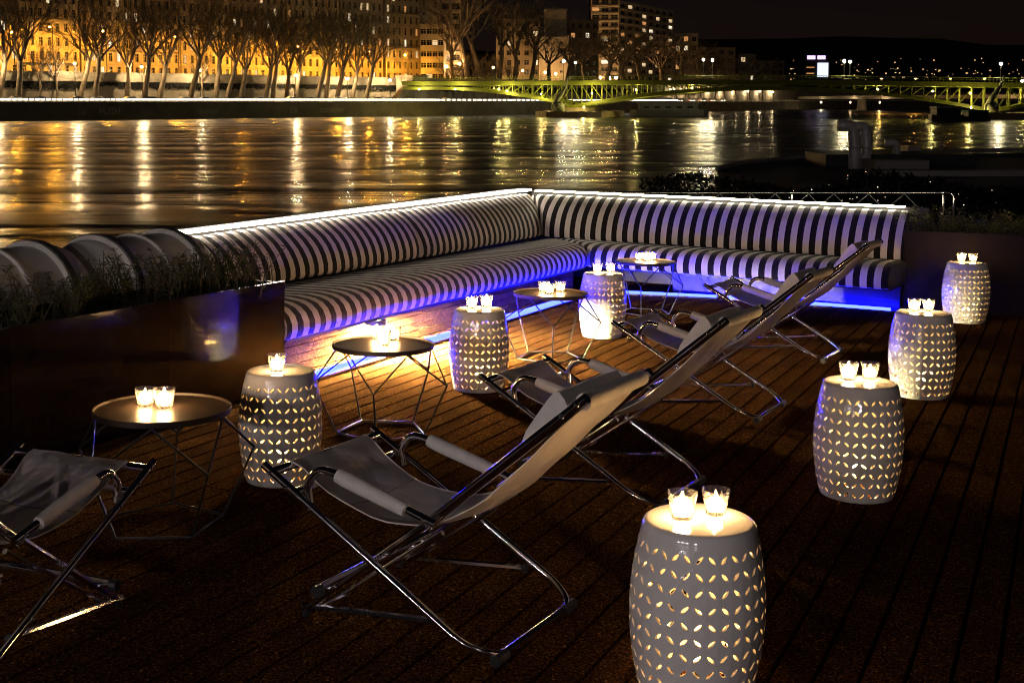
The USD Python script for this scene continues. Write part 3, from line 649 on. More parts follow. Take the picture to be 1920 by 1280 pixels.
# ---- striped L-shaped bench
SEAT = [(.05, .25), (.015, .262), (0, .30), (.0, .345), (.02, .39), (.06, .425), (.12, .445), (.22, .455), (.40, .452), (.60, .445), (.735, .43), (.79, .40), (.79, .25)]
BACK = [(.735, .436), (.722, .47), (.725, .53), (.745, .60), (.78, .67), (.83, .735), (.89, .79), (.955, .835), (1.01, .85), (1.06, .84), (1.07, .80), (1.07, .436)]
def cushion(prof, x0, x1, mit0=0, mit1=0, n=None, seed=0, k=0.0, kz=None):
    prof = np.array(prof); n = n or max(8, int((x1-x0)/.05)); rings = []
    r = np.random.default_rng(seed); pad = .35
    u, z = prof[:, 0], prof[:, 1]; cu, cz = (.4, .35) if prof[0][0] < .3 else (.95, .6)
    d = np.stack([u-cu, z-cz], 1); d /= np.linalg.norm(d, axis=1, keepdims=True)+1e-9
    for i in range(n+1):
        f = i/n; x = x0+mit0*u+(x1+mit1*u-x0-mit0*u)*f
        e = min(f*(x1-x0), (1-f)*(x1-x0)); rd = .012*max(0, 1-e/.03)**2
        puff = .012*(meshkit.noise(np.stack([x*1.7, u*4, z*4+seed], 1))-.5) + .006*(meshkit.noise(np.stack([x*9, u*7, z*7+seed], 1))-.5)
        rings.append(np.stack([x, u+k*x+d[:, 0]*(puff-rd), z+d[:, 1]*(puff-rd) - (0 if kz is None else (z-.43)*kz*np.clip(1-x/5.4, 0, 1))], 1))
    v, f = sheet_loop(rings); return v, f
def bench(label, m, L, mit0, mit1, cuts, back0=0.0, back1=0.0, k=0.0, kz=None):
    t = thing('striped_bench', label, 'bench', m)
    obj('seat_cushion', cushion(SEAT, 0, L, mit0, mit1, seed=1), M['stripe'], t, 40)
    if mit0 == 0: obj('piping', tube([(.0, u, z) for u, z in SEAT[1:12]], .007, 6), M['piping'], t, True)
    ends = [back0]+list(cuts)+[L+back1]
    for i in range(len(ends)-1):
        obj('back_cushion', cushion(BACK, ends[i]+(.006 if i else 0), ends[i+1]-(.006 if i < len(ends)-2 else 0), mit0 if i == 0 else 0, mit1 if i == len(ends)-2 else 0, seed=5+i, k=k, kz=kz), M['stripe'], t, 40)
        for xx in ([ends[i]] if i else [ends[i], ends[i+1]] if len(ends) > 2 else []):
            pz = [(xx+(.004 if xx else 0), u+k*xx-.002, z+.002-(0 if kz is None else (z-.43)*kz*max(0, 1-xx/5.4))) for u, z in BACK[1:9]]
            obj('piping', tube(pz, .0065, 6), M['piping'], t, True)
    return t
lb = bench('long black and white striped bench along the river side', trs((-4.02, 5.57, 0), math.pi/2, base=DECK), 4.71, 0, 1, [2.95], back0=.33, back1=.10, k=.022, kz=.19)
# its parts: plinth clad in deck boards, frame, support leg, light strips
def lpart(name, mesh, mt, smooth=False): return obj(name, mesh, mt, lb, smooth)
for q in range(4):
    lpart('plinth_board', MB().box((2.42, .17+.004*(q % 2), .032+q*.054), (4.6, .02, .050)).out(), M['deck'])
lpart('plinth_core', MB().box((2.42, .46, .115), (4.62, .52, .225)).out(), M['plinth_dark'])
lpart('seat_pan', MB().box((2.42, .42, .238), (4.66, .72, .018)).out(), M['plinth_dark'])
lpart('support_leg', MB().box((.012, .06, .118), (.02, .02, .234)).out(), M['iron'])
def zz(x, z): return z-(z-.43)*.19*max(0, 1-x/5.4)
v, f = sheet_loop([[(x, 1.085+.022*x, 0), (x, 1.16+.022*x, 0), (x, 1.16+.022*x, zz(x, .902)), (x, 1.085+.022*x, zz(x, .902))] for x in (.26, 2.6, 5.4, 5.95)]); lpart('backrest_wall', (v, f[:, ::-1]), M['coaming'])
v, f = sheet_loop([[(x, .985+.022*x, zz(x, .876)), (x, 1.080+.022*x, zz(x, .874)), (x, 1.080+.022*x, zz(x, .897)), (x, .990+.022*x, zz(x, .895))] for x in (.28, 2.6, 5.4, 5.86)]); lpart('top_light_strip', (v, f[:, ::-1]), M['strip_warm'])
lpart('floor_light_profile', MB().box((2.40, -.02, .008), (4.55, .10, .014)).out(), M['chrome'])
lpart('floor_light_strip', MB().box((2.40, -.012, .0255), (4.5, .030, .020)).out(), M['strip_blue'])
RA = math.atan2(-.075, 1.0)
rb = bench('shorter black and white striped bench across the end of the deck', trs((-4.02, 10.28, 0), RA, base=DECK), 2.70, -1, 0, [], back0=-.13)
def rpart(name, mesh, mt, smooth=False): return obj(name, mesh, mt, rb, smooth)
rpart('plinth', MB().box((1.62, .84, .12), (2.1, .36, .232)).out(), M['plinth_dark'])
rpart('seat_pan', MB().box((1.42, .45, .238), (2.54, .68, .018)).out(), M['plinth_dark'])
rpart('backrest_wall', MB().box((.80, 1.12, .445), (4.0, .07, .87)).out(), M['coaming'])
v, f = sheet_loop([[(x, .985, .876), (x, 1.080, .872), (x, 1.080, .893), (x, .990, .891)] for x in (-1.12, 1, 2.60)]); rpart('top_light_strip', (v, f[:, ::-1]), M['strip_pale'])
v, f = sheet_loop([[(x, y0, .003), (x, y0+.07, .003), (x, y0+.07, .017), (x, y0, .017)] for x, y0 in ((.02, .03), (.5, .19), (1.2, .40), (2.66, .50))]); rpart('floor_light_profile', (v, f[:, ::-1]), M['chrome'], False)
v, f = sheet_loop([[(x, y0+.014, .0172), (x, y0+.044, .0172), (x, y0+.044, .038), (x, y0+.014, .038)] for x, y0 in ((.05, .04), (.5, .19), (1.2, .40), (2.62, .50))]); rpart('floor_light_strip', (v, f[:, ::-1]), M['strip_blue'], False)
# unseen warm lamp hung under the lip of the long bench, lights the deck
fl = obj('under_seat_lamp', MB().sph((1.10, .08, .211), .019, 2).out(), M['floor_lamp'], lb, True, 'small unseen warm lamp under the seat lip lighting the deck')
v, f = lathe([(.0, .2285), (.068, .2285), (.072, .1968), (.069, .1968), (.065, .2265), (0, .2265)], 28); obj('lamp_shade', (v+[1.10, .08, 0], f), M['iron'], fl, 30)  # shade shaped to keep the lamp's light off far things
# ---- railing behind the short bench
ra = thing('railing', 'thin polished rail with small rope ties behind the short striped bench', 'railing', DECK)
q0, q1 = np.array([-5.15, 12.05, .84]), np.array([-1.02, 11.75, 1.00])
obj('rail', tube(fillet([q0, q1, q1+np.array([.03, 0, -.03]), q1+np.array([.03, 0, -.30])], .05, 4), .013, 8), M['chrome'], ra, True)
for f_ in (.02, .64, .985):
    q = q0+(q1-q0)*f_; obj('stanchion', tube([q-np.array([0, 0, .012]), (q[0], q[1], 0)], .014, 8), M['chrome'], ra, True)
    obj('clamp', MB().sph(q, (.03, .025, .025), 1).out(), M['chrome'], ra, True)
for f_ in (.38, .46, .54, .60, .68, .74, .82, .90):
    q = q0+(q1-q0)*f_; obj('rope_tie', tube([q+np.array([-.13, -.03, -.13]), q+np.array([-.025, -.012, -.035]), q+np.array([0, 0, -.012]), q+np.array([.025, -.012, -.035]), q+np.array([.13, -.03, -.13])], .0035, 4), M['rail_w'], ra, True)

# ---- planters and herbs
def planter(label, m, L, Wd, H, mt, seams):
    t = thing('planter', label, 'planter', m)
    th = .012
    edges = [0]+list(seams)+[L]
    for i in range(len(edges)-1):
        obj('front_panel', MB().box(((edges[i]+edges[i+1])/2, th/2, H/2), (edges[i+1]-edges[i]-.004, th, H)).out(), mt, t, False)
    obj('back_panel', MB().box((L/2, Wd-th/2, H/2), (L, th, H)).out(), mt, t, False)
    for x in (th/2, L-th/2): obj('end_panel', MB().box((x, Wd/2, H/2), (th, Wd-2*th-.002, H)).out(), mt, t, False)
    obj('rim', MB().box((L/2, .012, H+.004), (L, .03, .006)).out(), mt, t, False)
    v, f = trimesh.creation.box((L-.03, Wd-.03, .06)).subdivide().subdivide().subdivide().vertices, trimesh.creation.box((L-.03, Wd-.03, .06)).subdivide().subdivide().subdivide().faces
    v = np.array(v)+[L/2, Wd/2, H-.07]; v[:, 2] += .03*(meshkit.noise(v*[9, 9, 3])-.5)
    obj('soil', (v, f), M['soil'], t, True)
    return t
planter('long dark polished steel planter with herbs on the left', trs((-4.0, 5.52, 0), -math.pi/2, (1, -1, 1), DECK) if False else trs((-4.0, 2.0, 0), math.pi/2, base=DECK), 3.53, .46, .60, M['corten'], (.62, 1.6, 2.57))
planter('brown planter with lavender beside the end of the short bench', trs((-1.30, 10.78, 0), math.atan2(.20, 1.0), base=DECK), 1.40, .5, .69, M['planter_r'], (1.12,))
def herb(kind, seed, n, h, spread):
    r = np.random.default_rng(seed); st, lf = MB(), MB(); V, F = [], []; nv = 0
    for i in range(n):
        az = r.uniform(0, 6.283); base = np.array([r.normal(0, spread*.45), r.normal(0, spread*.45), 0]); hh = h*r.uniform(.55, 1.1)
        d = np.array([math.cos(az), math.sin(az), 0])*r.uniform(.1, .55); pts = [base+d*hh*t*t+np.array([0, 0, hh*t]) for t in (0, .35, .7, 1)]
        st.tube(pts, np.linspace(.0035, .0015, 4), 4, False)
        for k in range(int(hh/.012)):
            t = r.uniform(.15, 1); p = base+d*hh*t*t+np.array([0, 0, hh*t]); la = r.uniform(0, 6.283); L = r.uniform(.022, .042); up = r.uniform(.2, 1.0)
            u = np.array([math.cos(la), math.sin(la), up]); u /= np.linalg.norm(u); w = np.cross(u, r.normal(0, 1, 3)); w /= np.linalg.norm(w)
            V += [p, p+u*L*.5+w*.003, p+u*L+np.array([0, 0, -.004]), p+u*L*.5-w*.003]; F += [(nv, nv+1, nv+2), (nv, nv+2, nv+3)]; nv += 4
    return st.out(), (np.array(V), np.array(F))
herbs = {}
def put_herb(kind, v, m, label, group):
    key = (kind, v)
    if key in herbs: return dup(herbs[key], m, label, group)
    n, h, sp = {'herb': (26, .26, .11), 'dry': (12, .24, .10), 'lavender': (34, .25, .13)}[kind]
    t = thing({'herb': 'rosemary_plant', 'dry': 'dry_herb_plant', 'lavender': 'lavender_plant'}[kind], label, 'plant', m, group)
    a, b = herb(kind, 30+v+len(kind), n, h, sp); obj('stems', a, M['stem'], t, True); obj('leaves', b, M[kind], t, False); herbs[key] = t; return t
for i in range(26):
    bb = 2.25+i*.127; k = 'dry' if i in (9, 13, 17, 19) else 'herb'
    put_herb(k, int(rng.integers(0, 3)), trs((-4.10-.27*rng.random(), bb+rng.uniform(-.03, .03), .54), rng.uniform(0, 6), rng.uniform(.75, 1.15), DECK),
             'tuft of dark green rosemary growing in the long left planter' if k == 'herb' else 'dry straw-coloured herb arching over the left planter rim', 'rosemary tufts in the left planter' if k == 'herb' else 'dry herbs in the left planter')
for i in range(9):
    x = -1.22+i*.145; put_herb('lavender', i % 3, trs((x, 10.93+.2*(x+1.29)+.2*rng.random(), .62), rng.uniform(0, 6), rng.uniform(.8, 1.12), DECK), 'grey green lavender tuft in the brown planter on the right', 'lavender tufts in the right planter')

# ---- life raft canisters behind the left planter
def raft(label, m):
    t = thing('life_raft_canister', label, 'life raft canister', m)
    prof = [(0, 0), (.16, 0), (.235, .02), (.285, .07), (.30, .12), (.30, .16), (.325, .165), (.325, .225), (.30, .23), (.298, .46), (.312, .465), (.312, .485), (.298, .49), (.30, .70), (.325, .705), (.325, .765), (.30, .77), (.30, .83), (.285, .88), (.235, .93), (.16, .95), (0, .95)]
    v, f = lathe(prof, 40); v = v[:, [2, 0, 1]]*1.0
    obj('shell', (v, f), M['raft'], t, 40)
    for x in (.20, .735): obj('strap', (lambda a: (a[0][:, [2, 0, 1]], a[1]))(lathe([(.3265, x-.02), (.330, x-.018), (.330, x+.018), (.3265, x+.02)], 40)), M['strap'], t, 40)
    for k in range(5):                          # lines of print
        tm = meshkit.text_mesh(('LIFE RAFT', '12 PERS', 'SERVICE', 'DATE', 'PACK B')[k], .020, .001); vv = np.array(tm.vertices)
        an = .62-k*.085+vv[:, 1]/.30; obj('print', (np.stack([.52+vv[:, 0]*.9, -(.301+vv[:, 2])*np.cos(an), (.301+vv[:, 2])*np.sin(an)], 1), tm.faces), M['ink'], t, False)
    for x in (.2, .74): obj('cradle', MB().box((x, 0, -.42), (.08, .56, .24)).out(), M['iron'], t, False)
    return t
r0 = raft('white life raft canister next to the end of the long bench', trs((-4.80, 4.72, .545), math.pi/2, base=DECK))
dup(r0, trs((-4.80, 3.73, .545), math.pi/2, base=DECK), 'middle white life raft canister behind the herb planter')
dup(r0, trs((-4.80, 2.74, .545), math.pi/2, base=DECK), 'white life raft canister cut by the left edge of the picture')

# ---- wire tables
def table(label, m):
    t = thing('wire_table', label, 'table', m); Ht = .425; Rt, Rm, Rb = .236, .337, .224
    P = lambda r, k, z, o=0: (r*math.cos(math.radians(72*k+o)), r*math.sin(math.radians(72*k+o)), z)
    obj('tabletop', lathe([(0, Ht-.014), (.243, Ht-.014), (.247, Ht-.010), (.247, Ht+.008), (.2445, Ht+.0095), (.242, Ht+.008), (.240, Ht), (0, Ht)], 56), M['table_top'], t, 30)
    for k in range(5):
        obj('base_bar', tube([P(Rb, k, .006), P(Rb, k+1, .006)], .0045, 6), M['table_wire'], t, True)
        obj('lower_strut', tube([P(Rb, k, .006), P(Rm, k, .255)], .0045, 6), M['table_wire'], t, True)
        for o in (36, -36): obj('upper_strut', tube([P(Rm, k, .255), P(Rt, k, Ht-.016, o)], .0045, 6), M['table_wire'], t, True)
    return t
tabs = [(-2.985, 3.38), (-2.995, 4.945), (-3.06, 7.15), (-3.19, 9.44)]
tl = ['dark round wire table nearest the left deckchair', 'round wire table with three candles in front of the long bench lamp', 'round wire table with three candles between two lantern stools', 'farthest round wire table near the corner of the striped bench']
tb = None
for i, (a, b) in enumerate(tabs):
    m = trs((a, b, 0), math.radians((-22, 6, 9, -5)[i]), base=DECK)
    tb = table(tl[i], m) if tb is None else (dup(tb, m, tl[i]) and tb)

# ---- ceramic lantern stools
def stool_mesh(Rb=.185, H=.46):
    NC, NR = 32, 10; z0, z1 = .014, .424; ch = (z1-z0)/NR
    def rad(z):
        t = np.asarray(z)/H; return Rb*(.775+.225*np.sin(np.pi*np.clip(t*.92+.04, 0, 1))**.85)
    cw = 2*math.pi/NC; L, Wd = .0130, .0047; V, F = [], []; nv = 0; TH = .009
    def petal(sgn):
        q = []
        for k in range(12):
            a = k/12*2*math.pi; x = L*math.cos(a); y = Wd*math.sin(a)*(1-.25*abs(math.cos(a))); c = math.sqrt(.5)
            q.append(((x*c-y*c*sgn)/(Rb*.97)/cw+.5, (x*c*sgn+y*c)/ch+.5))
        return q
    cells = {}
    for sgn in (1, -1):
        hole = petal(sgn); sq = []
        N = 3
        for k in range(N): sq.append((k/N, 0))
        for k in range(N): sq.append((1, k/N))
        for k in range(N): sq.append((1-k/N, 1))
        for k in range(N): sq.append((0, 1-k/N))
        v2, f2 = trimesh.creation.triangulate_polygon(Polygon(sq, [hole]), engine='earcut'); cells[sgn] = (np.array(v2), np.array(f2), np.array(hole))
    for i in range(NC):
        for j in range(NR):
            v2, f2, hole = cells[1 if (i+j) % 2 else -1]
            def put(uv, off):
                th = (i+uv[:, 0])*cw; z = z0+(j+uv[:, 1])*ch; r = rad(z)-off; return np.stack([r*np.cos(th), r*np.sin(th), z], 1)
            a, b = put(v2, 0), put(v2, TH); n = len(v2)
            V += [a, b]; F += [f2+nv, f2[:, ::-1]+nv+n]; nv += 2*n
            a, b = put(hole, 0), put(hole, TH); n = len(hole); V += [a, b]
            k = np.arange(n); k2 = (k+1) % n
            w = np.vstack([np.stack([k, k2, k2+n], 1), np.stack([k, k2+n, k+n], 1)]); F.append(w[:, ::-1]+nv); nv += 2*n
    def ringp(zs, off=0): return [(float(rad(z))-off, z) for z in zs]
    rt = float(rad(z1))
    top = ringp(np.linspace(z1, H-.022, 6)); re = top[-1][0]
    top += [(re-.002, H-.012), (re-.007, H-.004), (re-.015, H), (0, H)]
    inn = [(0, H-TH), (re-.018, H-TH), (re-TH, H-.025)] + ringp(np.linspace(H-.025, z1, 6), TH)[1:]
    bot = ringp([z0], TH) + [(float(rad(.0))-TH, .0), (float(rad(.0))-.003, .0), (float(rad(.003)), .003)] + ringp([z0])
    for pr in (top, inn, bot):
        v, f = lathe(pr, NC*3); V.append(v); F.append(f+nv); nv += len(v)
    return np.vstack(V), np.vstack(F)
def stool(label, m, Rb):
    t = thing('lantern_stool', label, 'stool', m)
    obj('body', stool_mesh(Rb), M['ceramic'], t, 40)
    obj('bulb', MB().sph((0, 0, .10), .026, 2).out(), M['bulb'], t, True)
    obj('bulb_socket', lathe([(0, .002), (.04, .002), (.04, .02), (.018, .03), (.016, .072), (0, .073)], 16), M['iron'], t, 30)
    return t
SP = [(-.845, 2.995, .2, 1.0, 'w'), (-.755, 5.02, .0, 1.02, 'w'), (-.745, 7.20, .5, 1.05, 'w'), (-.755, 10.42, .9, 1.06, 'w'), (-2.95, 4.054, .3, 1.0, 'n'), (-3.035, 6.065, .1, 1.0, 'n'), (-3.075, 8.15, .7, 1.01, 'n')]
sl_ = ['large white pierced lantern stool nearest the camera', 'white pierced lantern stool second from the camera on the right', 'white pierced lantern stool third from the camera on the right', 'farthest lantern stool in front of the brown lavender planter', 'narrow pierced lantern stool with a single candle behind the front deckchair', 'narrow blue-lit lantern stool between two wire tables', 'narrow lantern stool nearest the corner of the striped bench']
stp = {}
for (a, b, rz, sc, k), lab in zip(SP, sl_):
    m = trs((a, b, 0), rz, sc, DECK)
    if k in stp: dup(stp[k], m, lab)
    else: stp[k] = stool(lab, m, .178 if k == 'w' else .172)

# ---- candles in small glasses
def votive(label, m, v=0):
    t = thing('candle_glass', label, 'candle', m)
    obj('glass', lathe([(0, 0), (.024, 0), (.0265, .003), (.031, .030), (.0375, .066), (.0385, .067), (.0370, .0675), (.0350, .066), (.0285, .030), (.0245, .012), (0, .010)], 36), M['glass'], t, 35)
    cd = obj('candle', MB().sph((0, 0, (.032, .029, .034)[v]), ((.0225, .0225, .0205), (.0215, .0215, .0175), (.0225, .0225, .0225))[v], 2).out(), M['wax'], t, True)
    obj('flame', (lambda a: (a[0]+[0, 0, (0, -.006, .004)[v]], a[1]))(lathe([(0, .051), (.0028, .053), (.0036, .057), (.0022, .062), (0, .067)], 8)), M['flame'], cd, True)
    return t
VT = [(-.886, 2.972, .46, 'left of the two candles on the nearest lantern stool'), (-.818, 3.050, .46, 'right of the two candles on the nearest lantern stool'),
      (-.806, 5.03, .469, 'left of the two candles on the second right stool'), (-.728, 5.09, .469, 'right of the two candles on the second right stool'),
      (-.80, 7.22, .483, 'left of the two candles on the third right stool'), (-.725, 7.26, .483, 'right of the two candles on the third right stool'),
      (-.80, 10.42, .4884, 'left candle on the farthest stool by the lavender planter'), (-.715, 10.46, .4884, 'right candle on the farthest stool by the lavender planter'),
      (-2.946, 4.02, .46, 'single candle on the stool behind the front deckchair'),
      (-3.09, 6.07, .46, 'left candle on the blue-lit stool between wire tables'), (-3.03, 6.14, .46, 'right candle on the blue-lit stool between wire tables'),
      (-3.115, 8.13, .4646, 'left candle on the stool nearest the bench corner'), (-3.04, 8.20, .4646, 'right candle on the stool nearest the bench corner'),
      (-3.073, 3.385, .425, 'left candle on the dark table by the left deckchair'), (-2.992, 3.396, .425, 'right candle on the dark table by the left deckchair'),
      (-3.115, 5.08, .425, 'left candle of three on the table by the bench lamp'), (-2.99, 4.935, .425, 'front candle of three on the table by the bench lamp'), (-3.02, 5.085, .425, 'right candle of three on the table by the bench lamp'),
      (-3.125, 7.18, .425, 'left candle of three on the middle wire table'), (-3.06, 7.12, .425, 'front candle of three on the middle wire table'), (-3.04, 7.26, .425, 'right candle of three on the middle wire table'),
      (-3.28, 9.53, .425, 'left candle on the farthest wire table'), (-3.20, 9.50, .425, 'right candle on the farthest wire table'), (-3.185, 9.60, .425, 'rear candle on the farthest wire table')]
vp = []
for i, (a, b, z, lab) in enumerate(VT):
    m = trs((a, b, z+.0008), i*1.3, (1.05, 1.0, 1.08, 1.03)[i % 4], DECK)
    if len(vp) < 3: vp.append(votive(lab, m, i))
    else: dup(vp[(i*2+i//3) % 3], m, lab)

# ---- aluminium sling deckchairs
def deckchair(label, m):
    t = thing('deckchair', label, 'deckchair', m); W = .555; r1, r2 = .0125, .0135
    F0, R0 = np.array([-.155, .452]), np.array([.655, .016])
    B0 = np.array([.575, .052]); P, T = np.array([.433, .372]), np.array([.905, .780]); G = np.array([.0, .028])
    X = lambda q, y: np.array([q[0], y, q[1]])
    fr = fillet([X(F0, 0), X(B0, 0), X(R0, .055), X(R0, W-.055), X(B0, W), X(F0, W)], .10, 6)
    obj('main_frame', tube(fr, r1, 10), M['chrome'], t, True)
    for y, s in ((.075, 1), (W-.075, -1)): obj('rubber_foot', tube([X((.655, .013), y-.045*s), X((.655, .013), y+.02*s)], .0165, 8), M['black_cap'], t, 30)
    def at(k): return F0+(B0-F0)*k
    for k, dr in ((.045, 0), (.135, .024)): obj('front_bar', tube([X(at(k)-np.array([0, dr]), .005), X(at(k)-np.array([0, dr]), W-.005)], .0135, 10), M['chrome'], t, True)
    for y, s in ((.0, 1), (W, -1)):
        for k in (.045, .135, .26, .80): obj('rivet', MB().sph(X(at(k), y-s*.0125), .0065, 1).out(), M['chrome'], t, True)
    for y, s in ((.062, 1), (W-.062, -1)):
        d = (T-P)/np.linalg.norm(T-P)
        obj('back_tube', tube([X(P-d*.045, y), X(T, y)], .0155, 12), M['chrome'], t, 40)
        obj('front_leg', tube([X(P+np.array([-.01, -.012]), y-.034*s), X(G, y-.034*s)], .0115, 8), M['chrome'], t, 40)
        obj('stay', tube([X(P+np.array([.03, -.035]), y-.008*s), X(G+np.array([.045, .008]), y-.008*s)], .0085, 8), M['chrome'], t, 40)
        lb_ = obj('link_bar', tube([X(G+np.array([-.02, 0]), y-.034*s), X((.475, .088), y-.034*s)], .0115, 8), M['chrome'], t, 40)
        obj('end_cap', tube([X((.470, .0875), y-.034*s), X((.482, .0893), y-.034*s)], .0135, 8), M['black_cap'], lb_, 30)
        obj('end_cap', tube([X((.0, .028), y-.034*s), X((-.012, .0), y-.034*s)], .011, 8), M['black_cap'], lb_, 30)
        for q in (.86, .955): obj('rivet', MB().sph(X(P+(T-P)*q, y-s*.0165), .0075, 1).out(), M['chrome'], t, True)
        ay = y-.031*s
        ap = [X((.0, .352), ay), X((-.012, .405), ay), X((.03, .462), ay), X((.10, .455), ay), X((.452, .366), ay)]
        am = obj('armrest', tube(fillet(ap, .10, 7), .0125, 10), M['chrome'], t, 40)
        A, B = np.array([.105, .4535]), np.array([.352, .391]); pp = [A+(B-A)*k for k in np.linspace(0, 1, 9)]
        obj('arm_pad', tube([X(q, ay)+np.array([0, 0, -.002]) for q in pp], [.021, .0235, .0235, .0232, .0225, .0222, .0218, .0215, .020], 14), M['pad'], am, 35)
        obj('rivet', MB().sph(X((.418, .374), ay-s*.0125), .0065, 1).out(), M['chrome'], am, True)
    obj('cross_tube', tube([X((.075, .112), -.02), X((.075, .112), W+.02)], .0175, 12), M['chrome'], t, 40)
    for y in (-.022, W+.022): obj('end_cap', tube([X((.075, .112), y-.012), X((.075, .112), y+.012)], .0185, 10), M['black_cap'], t, 30)
    for k in (.86, .955): obj('top_bar', tube([X(P+(T-P)*k, .07), X(P+(T-P)*k, W-.07)], .0125, 10), M['chrome'], t, 40)
    # sling: one cloth from the front bar to the top bar, sagging under the body and scooped at its edges
    sp = np.array([(-.122, .449), (-.105, .448), (-.075, .432), (-.03, .398), (.03, .365), (.10, .339), (.18, .321), (.26, .316), (.34, .324), (.42, .346), (.50, .386), (.58, .445), (.66, .520), (.74, .600), (.81, .672), (.852, .717), (.885, .752), (.892, .775), (.880, .787)])
    from scipy.interpolate import CubicSpline
    tt = np.concatenate([[0], np.cumsum(np.linalg.norm(np.diff(sp, axis=0), axis=1))]); cs = CubicSpline(tt, sp); U = np.linspace(0, tt[-1], 46)
    V, Fs = [], []; nw = 15
    for lay in (0, 1):
        for i, u in enumerate(U):
            q = cs(u); dq = cs(u, 1); nrm = np.array([-dq[1], dq[0]])/np.linalg.norm(dq); f = u/tt[-1]
            sc = .018*max(0, math.sin(math.pi*min(1, f*1.9)))**1.2
            for j in range(nw):
                e = j/(nw-1); y = .085+sc+(W-.17-2*sc)*e; sag = -.022*(1-(2*e-1)**2)*math.sin(math.pi*f)
                wob = .0018*math.sin(u*31+e*9)+.0012*math.sin(u*13-e*17)
                o = nrm*(sag+wob-(.0016 if lay else 0)); V.append((q[0]+o[0], y, q[1]+o[1]))
    n = len(U)*nw
    for i in range(len(U)-1):
        for j in range(nw-1):
            a, b, c, d = i*nw+j, i*nw+j+1, (i+1)*nw+j+1, (i+1)*nw+j; Fs += [(a, c, b), (a, d, c), (a+n, b+n, c+n), (a+n, c+n, d+n)]
    for i in range(len(U)-1):
        for j in (0, nw-1):
            a, d = i*nw+j, (i+1)*nw+j; Fs += [(a, d, d+n), (a, d+n, a+n)]
    obj('sling', (np.array(V), np.array(Fs)), M['sling'], t, True)
    for j in (0, nw-1):
        obj('hem', tube([V[i*nw+j] for i in range(0, len(U), 2)], .0026, 5), M['pad'], t, True)
    for i in (9,): obj('seam', tube([np.array(V[i*nw+j])+[0, 0, .0012] for j in range(nw)], .0012, 4), M['strap'], t, True)
    # head pillow hung over the top bar: thick at the top, tapering down the front of the sling
    d = (T-P)/np.linalg.norm(T-P); nn = np.array([-d[1], d[0]]); C = P+(T-P)*.955
    prof = [(-.235, .010), (-.20, .028), (-.13, .046), (-.075, .060), (-.055, .060), (-.045, .054), (-.045, .028), (-.05, .004), (-.12, .002), (-.2, .004)]
    rings = []
    for e in np.linspace(0, 1, 15):
        k = 1-.10*abs(2*e-1)**6; pil = []
        for (al, th) in prof:
            q = C+d*al+nn*(.006+th*(.93+.07*k)+.006*meshkit.noise(np.array([[e*4, al*20, .7]]))[0]); pil.append(X(q, .088+(W-.176)*e))
        rings.append(pil)
    pw = obj('pillow', sheet_loop(rings), M['pad'], t, 50)
    rr = [C+d*.002+np.array([math.cos(a), math.sin(a)])*.0225 for a in np.arange(12)/12*2*math.pi]
    rings = [[X(C+(q-C)*(1+.10*meshkit.noise(np.array([[e*6, q[0]*30, q[1]*30]]))[0]), .082+(W-.164)*e) for q in rr] for e in np.linspace(0, 1, 13)]
    obj('top_loop', sheet_loop(rings), M['pad'], t, 50)
    return t
def chair_m(cx, cy, th, sc):
    m = np.eye(4); c, s = math.cos(th), math.sin(th); m[:3, :3] = np.array([[c, -s, 0], [s, c, 0], [0, 0, 1]])*sc
    o = m[:3, :3] @ np.array([.3, .2775, 0]); m[:3, 3] = np.array([cx, cy, .001])-o*[1, 1, 0]; return DECK @ m
CH = [(-1.704, 3.141, -.075, .985), (-1.735, 4.66, -.09, .99), (-1.755, 6.307, -.07, 1.0), (-1.776, 8.187, -.066, 1.013), (-2.765, 2.40, -1.48, .93)]
cl = ['frontmost aluminium deckchair with taupe sling facing the long bench', 'second aluminium deckchair of the row, behind the front one', 'third aluminium deckchair of the row, in front of the blue strip', 'farthest aluminium deckchair with its headrest against the striped bench', 'aluminium deckchair cut by the left edge, turned toward the dark table']
ch = None
for q, lab in zip(CH, cl):
    if ch is None: ch = deckchair(lab, chair_m(*q))
    else: dup(ch, chair_m(*q), lab)

# ---- dark hedge and neighbouring barge beyond the end of the deck
hd = thing('hedge', 'low dark clipped hedge with tiny glinting specks behind the short bench', 'hedge', DECK)
obj('trough', MB().box((-1.6, 15.0, .15), (7.0, .8, .85)).out(), M['hull'], hd, False)
r = np.random.default_rng(9); V, F = [], []; g = MB()
for i in range(9000):
    x = r.uniform(-5.0, 1.9); y = 15+r.normal(0, .33); h0 = .28+.55*meshkit.fbm(np.array([[x*.9, 2.2, 0]]), 3, 4)[0]+.12*math.sin(x*2.2)*(x > -3)
    z = .45+(h0*.9)*r.random()**.6; p = np.array([x, y, z]); u = r.normal(0, 1, 3); u /= np.linalg.norm(u); w = np.cross(u, r.normal(0, 1, 3)); w /= np.linalg.norm(w); L = r.uniform(.04, .08)
    k = len(V); V += [p, p+u*L*.5+w*L*.3, p+u*L, p+u*L*.5-w*L*.3]; F += [(k, k+1, k+2), (k, k+2, k+3)]
    if i % 110 == 0: g.sph(p+np.array([0, -.1, .03]), .006*r.uniform(.6, 1.5), 0)
obj('leaves', (np.array(V), np.array(F)), M['hedge'], hd, False); tag(obj('fairy_lights', g.out(), M['glint'], hd, False), kind='stuff')  # glowing specks stand for the glints among the leaves

